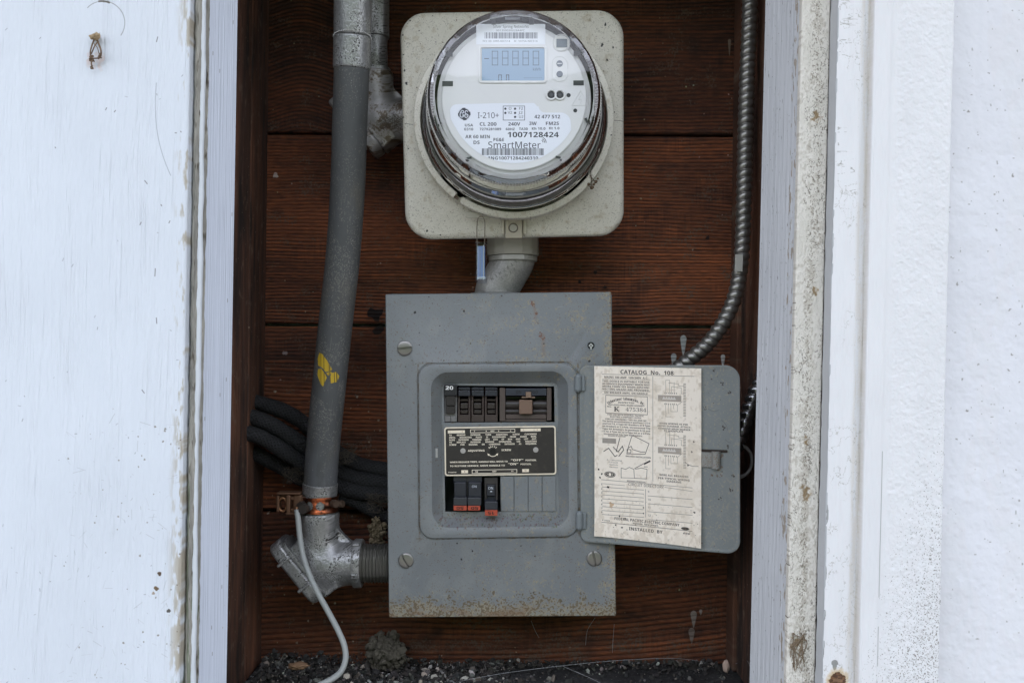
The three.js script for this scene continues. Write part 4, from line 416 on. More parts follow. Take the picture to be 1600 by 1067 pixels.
{ // clear tube seal hanging on a wire
  const D = .858, O = P(751, 410, D), s = thing('meter_seal', 'clear plastic tube seal hanging on a thin wire below the ring', 'seal', O), Q = (px, py, d = D) => P(px, py, d).sub(O);
  const a = Q(752, 378), b = Q(750.5, 443), L = a.y - b.y;
  const tube = turned([[.0056, 0], [.0063, .0008], [.0063, .0022], [.0056, .003], [.0057, L - .002], [.0050, L], [.0001, L]], 48); tube.rotateX(Math.PI / 2); tube.translate(a.x, a.y, 0); part('clear_tube', tube, new THREE.MeshPhysicalMaterial({ color: new THREE.Color().setRGB(.93, .95, 1), roughness: .05, transmission: 1, ior: 1.45, thickness: 0 }), s);
  part('blue_insert', [box(.0072, L * .80, .0034, .0008, a.x, a.y - L * .50, 0)], mat(.17, .24, .40, .35), s); part('foil_strip', [box(.0008, L * .84, .0040, .0002, a.x - .0038, a.y - L * .5, .0002), box(.0010, L * .84, .0042, .0002, a.x + .0022, a.y - L * .5, .0002), box(.0006, L * .7, .0044, .0002, a.x - .0012, a.y - L * .54, .0002), box(.0088, .0022, .004, .0004, a.x, b.y + .0052, 0)], mat(.62, .66, .72, .25, { metalness: .7 }), s);
  part('seal_wire', sweep([Q(745.5, 384), Q(745.2, 372, .856), Q(745.5, 350, .853), Q(748, 339.5, .851), Q(753, 338, .851), Q(757, 344, .852), Q(757.5, 360, .855), Q(757, 384)], .00045, 90, 8), mat(.20, .17, .13, .4, { metalness: .6 }), s);
}
{ // hub and offset nipple
  const D = .915, O = P(800, 415, D), s = thing('offset_nipple', 'stubby grey cast offset fitting joining meter box to breaker panel', 'conduit fitting', O), Q = (px, py, d = D) => P(px, py, d).sub(O), k = D / F;
  const yl = (prof, cx, cy) => { const g = turned(prof, 64, .6); g.rotateX(-Math.PI / 2); g.translate(cx, cy, 0); return g; };
  const c = Q(801.5, 400); part('hub', yl([[.0001, .03], [.0268, .03], [.0268, .0012], [.0262, 0], [.0001, 0]], c.x, c.y), mat(.33, .31, .26, .5), s); part('locknut', yl([[.0001, -.0008], [.0250, -.0008], [.0252, -.0012], [.0252, -.0052], [.0246, -.0058], [.0001, -.0058]], c.x, c.y), mat(.34, .33, .29, .45, { metalness: .3 }), s);
  const emb = pair(256, 256, (x, y, o) => { const al = o[0] < 120 ? 1 : 0, f = fbm(x / 5, y / 5, 302, 3), n = fbm(x / 40, y / 40, 303, 3); const v = 146 + (n - .5) * 26 + (f - .5) * 34 - al * 44; o[0] = v; o[1] = v * .99; o[2] = v * .955; return clamp(128 + (f - .5) * 90 + al * 100, 0, 255); }, canvas(256, 256, (g) => { g.fillStyle = '#fff'; g.fillRect(0, 0, 256, 256); g.translate(128, 128); g.rotate(-.62 + Math.PI); [...'STEPHEN'].forEach((ch, i) => { txt(g, ch, -78 + i * 25, 10, 0, 21, { fill: '#000', weight: 'normal', align: 'center' }); }); [...'2193'].forEach((ch, i) => txt(g, ch, -50 + i * 26, -18, 0, 20, { fill: '#000', weight: 'normal', align: 'center' })); }));
  const pts = [Q(802, 392), Q(801.5, 406), Q(797, 417), Q(784, 440), Q(777, 452), Q(775, 470)]; const g = sweep(pts, (t) => .0232 - .0016 * Math.sin(t * Math.PI), 60, 48); uvBy(g, (x, y) => [clamp((x + .0075) / .05 + .5, .01, .99), clamp((y + .0085) / .05 + .5, .01, .99)]);
  part('nipple', g, matMap(tex(emb[0]), .48, { bumpMap: tex(emb[1], false), bumpScale: .0007, metalness: .35 }), s); const e = Q(775, 458); part('nipple_flange', yl([[.0001, 0], [.0262, 0], [.0268, -.0008], [.0268, -.006], [.0001, -.006]], e.x, e.y), mat(.22, .22, .21, .5, { metalness: .3 }), s);
}
// ---------------------------------------------------------------- the meter
{
  const DF = .771, O = V(MC.x, MC.y, -.853), m = thing('electric_meter', 'round smart electric meter under a clear glass cover with white printed face', 'electric meter', O), zf = .853 - DF;   // glass front stands zf before the origin
  const glassM = new THREE.MeshPhysicalMaterial({ color: new THREE.Color().setRGB(.97, .975, .98), roughness: .02, transmission: 1, ior: 1.49, thickness: .0024 });
  const gp = [[.0692, zf - .0001]]; for (let i = 1; i <= 12; i++) { const a = i / 12 * Math.PI / 2; gp.push([.0692 + .0066 * Math.sin(a), zf - .0067 + .0066 * Math.cos(a)]); }
  gp.push([.0762, zf - .016], [.0776, zf - .040], [.0783, zf - .0470], [.0800, zf - .0490], [.0806, zf - .0505], [.0806, zf - .0530], [.0800, zf - .0545], [.0812, zf - .066], [.0822, zf - .071], [.0870, zf - .0722], [.0878, zf - .0735], [.0878, zf - .079]);
  gp.push([.0800, zf - .079], [.0790, zf - .066], [.0776, zf - .0545], [.0754, zf - .040], [.0738, zf - .016], [.0733, zf - .0085], [.0722, zf - .0048], [.0692, zf - .0026], [.0692, zf - .0001]);
  const cover = part('glass_cover', turned(gp, 200, .9), glassM, m);
  const fp = []; for (let i = 0; i <= 10; i++) fp.push([i / 10 * .0690, zf - .0002 - .0008 * (i / 10) ** 2]); part('front_pane', turned(fp, 120, 1), new THREE.MeshPhysicalMaterial({ color: new THREE.Color().setRGB(.98, .985, .99), roughness: .015, transmission: 1, ior: 1.52, thickness: 0 }), cover);
  // moulded bead round the front edge and seam ring, clear
  const solid = new THREE.MeshPhysicalMaterial({ color: new THREE.Color().setRGB(.95, .96, .97), roughness: .08, transmission: 1, ior: 1.47, thickness: .002 });
  const nb = 190, loops = []; for (let i = 0; i < nb * 6; i++) { const a = i / (nb * 6) * 2 * Math.PI, w = .0007 * Math.max(0, Math.cos(a * nb)) , l = []; for (let k = 0; k < 8; k++) { const b = k / 8 * 2 * Math.PI, r = .0767 + (.0005 + w) * Math.cos(b), z = zf - .0125 + (.0011 + w) * Math.sin(b); l.push(V(Math.cos(a) * r, Math.sin(a) * r, z)); } loops.push(l); } loops.push(loops[0]);
  part('bead_ring', loft(loops, 1.2, false, false, true), mat(.50, .49, .46, .25), cover); { const t = new THREE.TorusGeometry(.0812, .0007, 10, 200); t.translate(0, 0, zf - .0517); part('seam_ring', t, mat(.30, .29, .27, .2), cover); const t2 = new THREE.TorusGeometry(.0818, .0013, 10, 200); t2.translate(0, 0, zf - .0545); part('seam_gasket', t2, mat(.012, .012, .012, .4), cover); }
  // works inside
  const zp = zf - .0115, D = .853 - zp, Q = (px, py, z = zp) => { const v = P(px, py, .853 - z).sub(V(O.x, O.y, 0)); v.z = z; return v; };
  const faceM = mat(.69, .69, .68, .45), dark = mat(.028, .03, .032, .5);
  const plate = turned([[.0001, zp], [.0632, zp], [.0640, zp - .0006], [.0646, zp - .0018], [.0668, zp - .0034], [.0680, zp - .0040], [.0684, zp - .0050], [.0684, zp - .009], [.0676, zp - .010]], 140, .4); part('face_plate', plate, faceM, m);
  part('inner_body', turned([[.0676, zp - .009], [.0672, zp - .030], [.0690, zp - .0315], [.0690, zp - .034], [.0675, zp - .036], [.0675, zp - .062], [.0705, zp - .0625], [.0705, .0]], 120, .5), mat(.125, .118, .105, .35), m);
  part('base_ring', [turned([[.060, -.004], [.0872, -.004], [.0880, -.002], [.0880, .0030], [.0868, .0040], [.080, .0040], [.079, .0022], [.0705, .0022]], 140, .5)], mat(.085, .078, .068, .45), m);
  { const t = []; for (const [r, z] of [[.0735, .008], [.0735, .014], [.0735, .020]]) { const g = new THREE.TorusGeometry(r, .0008, 8, 160); g.translate(0, 0, z); t.push(g); } part('works_ring', t, mat(.20, .185, .16, .3, { metalness: .4 }), m); const blocks = []; for (const a of [3.05, .28, 5.25, 4.0]) { const b = box(.006, .022, .016, .001, .0765, 0, .012); b.rotateZ(a); blocks.push(b); } part('inner_clip', blocks, mat(.02, .022, .026, .3), m); }
  const bx = (x0, y0, x1, y1, z, d, r) => { const a = Q(x0, y1, z), b = Q(x1, y0, z); return box(b.x - a.x, b.y - a.y, d, r, (a.x + b.x) / 2, (a.y + b.y) / 2, z - d / 2); };
  for (const [x0, y0, x1, y1] of [[690.8, 126.6, 707.6, 134.6], [896, 125.6, 912.3, 133.2], [695, 80.5, 707, 88], [896.5, 79, 907, 86.5], [768, 29.8, 774.6, 38.4], [827, 30, 834, 38.4], [816.2, 26.6, 821, 32.8]]) part('slot', bx(x0, y0, x1, y1, zp + .0003, .001, 0), dark, m);
  part('slot', bx(789, 27, 812, 30.5, zp + .0003, .001, .0002), mat(.25, .26, .28, .4), m);
  for (const [px, py, a] of [[733, 247.5, .2], [872, 246.5, -.2], [687, 195, 1.2], [916.5, 188, -1.2]]) { const g = box(.0045, .0019, .001, .0002, 0, 0, 0), v = Q(px, py, zp - .0014); g.rotateZ(a); g.translate(v.x, v.y, zp + (py > 240 ? .0004 : -.0016)); part('slot', g, dark, m); }
  // display
  { const g = new THREE.Group(); g.name = 'display'; m.add(g); const a = Q(801, 100.5), w = 107 * D / F, h = 59 * D / F; const fr = loft([rrect(a.x, a.y, w, h, .003, zp - .0002), rrect(a.x, a.y, w, h, .003, zp + .0009), rrect(a.x, a.y, w - .0008, h - .0008, .0027, zp + .0011), rrect(a.x, a.y, w - .0040, h - .0040, .0016, zp + .0011), rrect(a.x, a.y, w - .0044, h - .0044, .0014, zp + .0002)], .4); part('bezel', fr, faceM, g);
    const c = canvas(980, 500, (q, W, H) => { q.fillStyle = '#88a1b8'; q.fillRect(0, 0, W, H); const seg = (x, y, w2, h2, on, al) => { q.fillStyle = `rgba(56,66,74,${al})`; const t = 17, s = [[0, 0, w2, t], [0, 0, t, h2 / 2], [w2 - t, 0, t, h2 / 2], [0, h2 / 2 - t / 2, w2, t], [0, h2 / 2, t, h2 / 2], [w2 - t, h2 / 2, t, h2 / 2], [0, h2 - t, w2, t]]; s.forEach(([a2, b2, c2, d2], i) => on[i] && q.fillRect(x + a2 + 2, y + b2 + 2, c2 - 4, d2 - 4)); };
      q.fillStyle = 'rgba(56,66,74,.85)'; q.fillRect(36, 150, 74, 15); const on = [[1, 1, 1, 1, 1, 1, 1], [1, 1, 1, 1, 1, 1, 1], [1, 1, 1, 1, 1, 1, 1], [1, 1, 1, 1, 1, 1, 1], [1, 1, 1, 1, 1, 1, 1]]; on.forEach((o2, i) => seg(152 + i * 160, 34, 104, 232, o2, .56)); seg(254, 404, 58, 130, [1, 1, 1, 0, 1, 1, 1], .85); seg(374, 404, 54, 130, [1, 1, 1, 0, 1, 1, 1], .8); txt(q, 'kWh', 792, 324, 136, 62, { fill: 'rgba(56,66,74,.8)', weight: 'normal' }); q.fillStyle = 'rgba(56,66,74,.55)'; for (let i = 0; i < 9; i++) q.fillRect(660 + i * 32, 455, 20, 8); });
    const b0 = Q(753, 126), b1 = Q(851, 76), sg = new THREE.PlaneGeometry(b1.x - b0.x, b1.y - b0.y); sg.translate((b0.x + b1.x) / 2, (b0.y + b1.y) / 2, zp + .00045); part('screen', sg, matMap(tex(c), .12), g); }
  const disc = (px, py, r, z, d, mm, name, par = m) => { const v = Q(px, py, z), g = turned([[.0001, z], [r - .0002, z], [r, z - .0003], [r, z - d]], 40, .5); g.translate(v.x, v.y, 0); return part(name, g, mm, par); };
  const R1 = (r) => r * D / F, rim = (px, py, r, name, par) => { const v = Q(px, py), t = new THREE.TorusGeometry(R1(r), .00035, 8, 48); t.translate(v.x, v.y, zp + .0001); return part(name, t, faceM, par || m); };
  { const b = new THREE.Group(); b.name = 'optical_port'; m.add(b); rim(877, 67, 13.4, 'port_rim', b); disc(877, 67, R1(12.4), zp + .0006, .001, mat(.66, .66, .63, .4), 'port_button', b); part('port_window', bx(869.5, 60.5, 886.5, 73.5, zp + .0012, .0008, .0003), mat(.10, .13, .15, .25), b); }
  { const b = new THREE.Group(); b.name = 'switch_pad'; m.add(b); const a = Q(874.5, 107.5), w = R1(25), h = R1(39); part('pad_rim', loft([rrect(a.x, a.y, w, h, w * .42, zp - .0001), rrect(a.x, a.y, w, h, w * .42, zp + .0004), rrect(a.x, a.y, w - .0008, h - .0008, w * .4, zp + .0004), rrect(a.x, a.y, w - .0012, h - .0012, w * .39, zp + .0001)], .4, false, true), faceM, b); disc(874.5, 99, R1(5), zp + .0006, .001, mat(.13, .15, .18, .3), 'led_window', b); disc(874.5, 115.5, R1(5), zp + .0006, .001, mat(.13, .15, .18, .3), 'led_window', b); part('window_glint', bx(871, 98.4, 878, 99.8, zp + .0008, .0003, 0), faceM, b); }
  for (const x of [861.3, 874.8]) { const b = new THREE.Group(); b.name = 'lens'; m.add(b); const r = turned([[R1(8.6), zp - .0001], [R1(8.4), zp + .0016], [R1(6.2), zp + .0018], [R1(5.9), zp + .0004], [.0001, zp + .0004]], 44, .5), v = Q(x, 148.2); r.translate(v.x, v.y, 0); part('lens_socket', r, mat(.70, .70, .68, .35), b); disc(x, 148.2, R1(5.8), zp + .0008, .0006, mat(.035, .035, .04, .2), 'lens_glass', b); disc(x, 148.2, R1(3), zp + .0011, .0006, mat(.08, .08, .085, .2), 'lens_core', b); }
  disc(888.5, 148.6, R1(3.3), zp + .0003, .0006, dark, 'pilot_hole'); disc(899, 172.5, R1(3.1), zp + .0003, .0006, dark, 'pilot_hole');
  { const a = [Q(907, 142), Q(918, 164.5), Q(893.5, 165)], rd = R1(.55), g = []; for (let i = 0; i < 3; i++) g.push(sweep(new THREE.LineCurve3(a[i].clone().setZ(zp), a[(i + 1) % 3].clone().setZ(zp)), rd, 2, 8)); const b = [[907.5, 149], [903.5, 156], [909.5, 155], [906, 163]]; for (let i = 0; i < 3; i++) g.push(sweep(new THREE.LineCurve3(Q(...b[i]).setZ(zp), Q(...b[i + 1]).setZ(zp)), rd, 2, 8)); part('hazard_triangle', g, faceM, m); }
  // stickers
  const bars = (q, x, y, w, h, seed, n) => { const r = rng(seed); let p = 0; const step = w / (n * 2.6); while (p < w) { const a = step * (1 + Math.floor(r() * 3)) * .8; q.fillRect(x + p, y, a, h); p += a + step * (1 + Math.floor(r() * 2.4)) * .7; } };
  { const x0 = 744, y0 = 37.5, x1 = 852, y1 = 69.5, a = Q(x0, y1), b = Q(x1, y0), c = canvas(1080, 320, (q, W, H) => { q.fillStyle = '#e3e6ea'; q.fillRect(0, 0, W, H); const k = '#33353c'; txt(q, 'Silver Spring Networks', 262, 40, 560, 62, { fill: k, weight: 'normal' }); txt(q, '001350030028A4FC', 310, 102, 450, 40, { fill: k, weight: 'normal' }); q.fillStyle = '#4a4d55'; bars(q, 130, 132, 830, 96, 9, 62); txt(q, 'FCC ID: OWS-NIC514', 100, 268, 430, 40, { fill: k, weight: 'normal' }); txt(q, 'IC: 5975A-NIC514', 590, 268, 370, 40, { fill: k, weight: 'normal' }); });
    const g = new THREE.PlaneGeometry(b.x - a.x, b.y - a.y); g.translate((a.x + b.x) / 2, (a.y + b.y) / 2, zp + .0002); part('serial_sticker', g, matMap(tex(c), .4), m, 'white sticker with a barcode above the display'); }
  { const pts = []; const cx = 803.2, cy = 152; const add = (x, y) => pts.push(Q(x, y)); const cor = (x, y, r, a0, a1, n = 8) => { for (let i = 0; i <= n; i++) { const a = lerp(a0, a1, i / n); add(x + Math.cos(a) * r, y - Math.sin(a) * r); } };
    cor(714, 174, 11, Math.PI, Math.PI / 2); add(775, 161.5); cor(832, 168, 7, Math.PI / 2, .3); for (let i = 0; i <= 6; i++) { const a = lerp(Math.PI, Math.PI * 1.5, i / 6); add(852 + Math.cos(a) * 10, 166.5 - Math.sin(a) * 9.5); } cor(876, 192, 16, Math.PI / 2, .25); for (let i = 0; i <= 40; i++) { const a = lerp(-.52, -Math.PI + .50, i / 40); add(cx + Math.cos(a) * 103, cy - Math.sin(a) * 103); } add(704, 186);
    const s = new THREE.Shape(pts.map((p) => new THREE.Vector2(p.x, p.y))), g = new THREE.ShapeGeometry(s, 12), a = Q(700, 258), b = Q(900, 158); g.translate(0, 0, zp + .0003); uvBy(g, (x, y) => [(x - a.x) / (b.x - a.x), (y - a.y) / (b.y - a.y)]);
    const c = canvas(1800, 900, (q) => { q.fillStyle = '#e4e7ee'; q.fillRect(0, 0, 1800, 900); q.scale(9, 9); q.translate(-700, -158); const k = '#33343e', T = (s2, x, y, w, z, o) => txt(q, s2, x, y, w, z, { fill: k, weight: 'normal', ...o });
      q.save(); q.translate(725.3, 178.3); q.strokeStyle = k; q.fillStyle = k; q.beginPath(); q.arc(0, 0, 9.8, 0, 7); q.fill(); q.strokeStyle = '#dfe2ea'; q.lineWidth = 1; for (let i = 0; i < 4; i++) { q.beginPath(); q.arc(0, 0, 9.2, i * 1.57 + .2, i * 1.57 + 1.15); q.stroke(); } q.lineWidth = 1.25; q.beginPath(); q.moveTo(-6.5, 1); q.bezierCurveTo(-6, -6, -1, -7, -1, -3.5); q.bezierCurveTo(-1, -1, -4, -.5, -3.6, -2.6); q.moveTo(-6.5, 1); q.bezierCurveTo(-6.5, 6.5, -1, 6, -.6, 1.4); q.lineTo(-3.2, 2); q.stroke(); q.beginPath(); q.moveTo(5, -3); q.bezierCurveTo(5.4, -6.2, 1, -5.8, 1.3, -2.4); q.bezierCurveTo(1.5, 0, 4, -.5, 4, -.5); q.bezierCurveTo(.6, -.4, -.4, 5.6, 3.2, 5.4); q.bezierCurveTo(5.6, 5, 6.4, 2.6, 5.6, 1); q.bezierCurveTo(5, -.2, 3.4, 1.6, 4.6, 2.4); q.stroke(); q.restore();
      T('I-210+', 746, 180.3, 34, 12.5); q.strokeStyle = k; q.lineWidth = .8; q.strokeRect(786.2, 165.8, 33.6, 22); q.fillStyle = k; for (const [x, y] of [[789.6, 170], [789.6, 176.6], [804.8, 170], [804.8, 176.6], [804.8, 182.8]]) { q.beginPath(); q.arc(x, y, 1.8, 0, 7); q.fill(); } T('O', 794.5, 170.2, 5, 5.6); T('V2', 793.5, 176.6, 7, 5.6); T('F2', 810.5, 170.2, 7, 5.6); T('J2', 810.5, 176.6, 6.6, 5.6); T('U2', 810.5, 183, 7.4, 5.6);
      T('42 477 512', 835, 182.6, 40.5, 7.6, { weight: 'bold' }); T('CL 200', 749, 194.2, 27, 7.6, { weight: 'bold' }); T('240V', 793.8, 193.9, 19, 7.4, { weight: 'bold' }); T('3W', 826.5, 193, 12, 7.4, { weight: 'bold' }); T('FM2S', 852.2, 192.4, 21.5, 7.2, { weight: 'bold' }); T('USA', 725.7, 196.3, 13.5, 5.8, { weight: 'bold' }); T('0310', 725, 202.5, 14.5, 5.8, { weight: 'bold' }); T('727X281089', 749.2, 201.8, 34, 5.4, { weight: 'bold' }); T('60HZ', 790, 201.8, 14.5, 5.4, { weight: 'bold' }); T('TA30', 810.8, 201.4, 14, 5.4, { weight: 'bold' }); T('Kh 10.0', 830.5, 200.9, 22, 5.4, { weight: 'bold' }); T('Kt 1.0', 857.4, 200.3, 17, 5.4, { weight: 'bold' });
      T('1007128424', 792.4, 210, 81, 11.4, { weight: 'bold' }); T('AR 60 MIN', 727, 213.7, 39, 7.4, { weight: 'bold' }); T('DS', 739, 222.8, 10.8, 7.6, { weight: 'bold' }); T('PG&E', 770.4, 217.8, 17.5, 7, { weight: 'bold' }); T('SmartMeter', 762, 226.4, 83, 14.6); q.lineWidth = 1; q.strokeStyle = k; for (const r of [3, 5.4, 7.8]) { q.beginPath(); q.arc(845.5, 222.5, r, -1.25, .1); q.stroke(); } q.fillStyle = '#454650'; bars(q, 753, 232, 96.5, 10.6, 17, 60); T('1NG10071284240310', 762, 246.5, 79, 7, { weight: 'bold' }); });
    part('nameplate', g, matMap(tex(c), .4), m, 'white nameplate label filling the lower half of the meter face'); }
}

// ---------------------------------------------------------------- conduits and cables
const galv = (() => pair(512, 512, (x, y, o) => { const f = fbm(x / 14, y / 14, 401, 4), n = fbm(x / 110, y / 110, 402, 4), s = fbm(x / 8, y / 8, 403, 3); const v = 172 + (n - .5) * 60 + (f - .5) * 40; o[0] = v; o[1] = v * 1.0; o[2] = v * .99; const pit = clamp((s - .57) * 7) * sst(n, .34, .56); mix3(o, [50, 48, 44], pit * .85); return clamp(128 + (f - .5) * 120 - pit * 70, 0, 255); }))();
const galvM = matMap(tex(galv[0], true, true), .36, { bumpMap: tex(galv[1], false, true), bumpScale: .0006, metalness: .55, color: new THREE.Color().setRGB(.70, .70, .70) });
const galvUV = (g) => uvBy(g, (x, y, z) => [(x + z * .8) / .055, (y + z * .35) / .055]);
{
  const O = P(500, 770, .89), c = thing('rigid_conduit', 'tall grey painted steel conduit left of the meter with a worn yellow sticker', 'conduit', O), Q = (px, py, d) => P(px, py, d).sub(O);
  const path = [[551.5, -60, .828], [550.5, 40, .836], [549, 112, .842], [546, 200, .850], [543, 290, .858], [535.5, 400, .867], [524.6, 500, .874], [514, 600, .880], [504, 700, .886], [500, 757, .890], [499, 780, .891]].map((p) => Q(...p)), crv = new THREE.CatmullRomCurve3(path, false, 'centripetal'), len = crv.getLength();
  const vAt = (py) => { let b = 0, e = 99; for (let i = 0; i <= 400; i++) { const p = crv.getPointAt(i / 400), w = P(0, 0, 1); const d = -(p.z + O.z), yy = 533.5 - (p.y + O.y - CY) * F / d; if (Math.abs(yy - py) < e) { e = Math.abs(yy - py); b = i / 400; } } return b; };
  // around / along texture; the sweep starts at the top
  const v430 = vAt(430), v600 = vAt(600);
  const pt = pair(400, 1500, (x, y, o) => { const t = y / 1500, py = -60 + t * 840, n = fbm(x / 40, y / 60, 411, 4), f = fbm(x / 3, y / 3, 412, 3), big = fbm(x / 60, y / 90, 413, 3); const v = 74 + (n - .5) * 10; o[0] = v; o[1] = v * 1.02; o[2] = v * 1.02;
    const worn = Math.max(Math.exp(-Math.pow((py - 400) / 60, 2)) * .75, Math.exp(-Math.pow((py - 590) / 70, 2))); if (f > .70 - worn * .16 && big > .38) mix3(o, [124, 121, 112], .6);  const scr = fbm(x / 3, y / 40, 415, 3); if (scr > .70) mix3(o, [116, 114, 108], (scr - .70) * 3); if (big > .62) mix3(o, [92, 88, 80], (big - .62) * 2); const gr = sst(py, 640, 760) * sst(n, .42, .66); mix3(o, [92, 94, 98], gr * .5); if (h2(x >> 1, y >> 1, 414) > .9975) mix3(o, [176, 174, 168], .6); return clamp(128 + (f - .5) * 60, 0, 255); });
  const pm = matMap(tex(pt[0], true, true), .55, { bumpMap: tex(pt[1], false, true), bumpScale: .00012 }), pg = sweep(crv, .01665, 120, 48); { const u = pg.attributes.uv; for (let i = 0; i < u.count; i++) u.setY(i, 1 - u.getY(i) / len); } part('pipe', pg, pm, c);
  const sub = (y0, y1, r, name, m, lab) => { const a = vAt(y0), b = vAt(y1), q = []; for (let i = 0; i <= 6; i++) q.push(crv.getPointAt(lerp(a, b, i / 6))); const n = q[6].clone().sub(q[0]).length(); const g = sweep(q, (t) => r - .0010 * Math.pow(Math.abs(t * 2 - 1), 24), 40, 56); const u = g.attributes.uv; for (let i = 0; i < u.count; i++) u.setXY(i, u.getX(i) * 2.4, u.getY(i) / .055); return part(name, g, m, c, lab); };
  const cupM = galvM.clone(); cupM.color.setRGB(.8, .81, .81); const c1 = sub(-58, 56.5, .01755, 'coupling', cupM, 'bare galvanised coupling at the top of the pipe'); sub(57.5, 109, .01760, 'coupling_cuff', cupM); sub(755, 772, .01745, 'collar', galvM);
  { const p = crv.getPointAt(vAt(57)), rg = []; for (let i = 0; i < 60; i++) { const a = i / 60 * 2 * Math.PI, g = new THREE.SphereGeometry(.00055, 6, 5); g.translate(p.x + Math.cos(a) * .0176, p.y - .0006 + Math.sin(a) * .0010, p.z + Math.sin(a) * .0176); rg.push(g); } part('knurl', rg, mat(.62, .62, .60, .35, { metalness: .4 }), c); }
  // torn sticker: patches bent round the pipe
  const patch = (poly) => { const s = new THREE.Shape(poly.map(([x, y]) => new THREE.Vector2(x, -y))), g0 = new THREE.ShapeGeometry(s), tri = g0.toNonIndexed().attributes.position, out = []; const push = (a, b, d, n) => { if (n === 0) { out.push(a, b, d); return; } const ab = a.clone().lerp(b, .5), bd = b.clone().lerp(d, .5), da = d.clone().lerp(a, .5); push(a, ab, da, n - 1); push(ab, b, bd, n - 1); push(da, bd, d, n - 1); push(ab, bd, da, n - 1); };
    for (let i = 0; i < tri.count; i += 3) push(new THREE.Vector3().fromBufferAttribute(tri, i), new THREE.Vector3().fromBufferAttribute(tri, i + 1), new THREE.Vector3().fromBufferAttribute(tri, i + 2), 3);
    const pos = []; for (const p of out) { const py = -p.y, t = vAt(py), q = crv.getPointAt(t), d = -(q.z + O.z), cx = 800 + (q.x + O.x) * F / d; const w = clamp((p.x - cx) * (d - .0168) / F, -.0166, .0166); pos.push(q.x + w, (533.5 - py) * (d - .0166) / F + CY - O.y, q.z + Math.sqrt(.01695 ** 2 - w * w)); } const g = new THREE.BufferGeometry(); g.setAttribute('position', new THREE.Float32BufferAttribute(pos, 3)); g.computeVertexNormals(); return g; };
  const bits = [[[503, 551], [508, 553], [516, 563], [524, 577], [521, 580], [514, 581], [508, 574], [501, 571], [500, 560]], [[501, 577], [507, 576], [513, 584], [516, 590], [513, 596], [510, 604], [506, 600], [500, 586]], [[523, 583], [530, 581], [534, 588], [531, 597], [522, 599], [520, 592]], [[515, 583], [521, 580], [524, 583], [518, 587]]];
  const stM = matMap(tex(canvas(128, 128, (g) => { g.fillStyle = '#b99a22'; g.fillRect(0, 0, 128, 128); const q = rng(71); for (let i = 0; i < 150; i++) blob(g, q() * 128, q() * 128, 1 + q() * 5, q() > .5 ? 'rgba(60,52,30,.8)' : 'rgba(150,122,30,.7)', i); g.strokeStyle = 'rgba(40,36,26,.9)'; g.lineWidth = 3; for (let i = 0; i < 4; i++) { g.beginPath(); g.moveTo(10 + i * 30, 128); g.lineTo(50 + i * 30, 0); g.stroke(); } })), .6, { side: THREE.DoubleSide });
  part('sticker', bits.map((b) => uvBy(patch(b), (x, y) => [x / .025, y / .04])), stM, c, 'torn yellow sticker remnants');
}
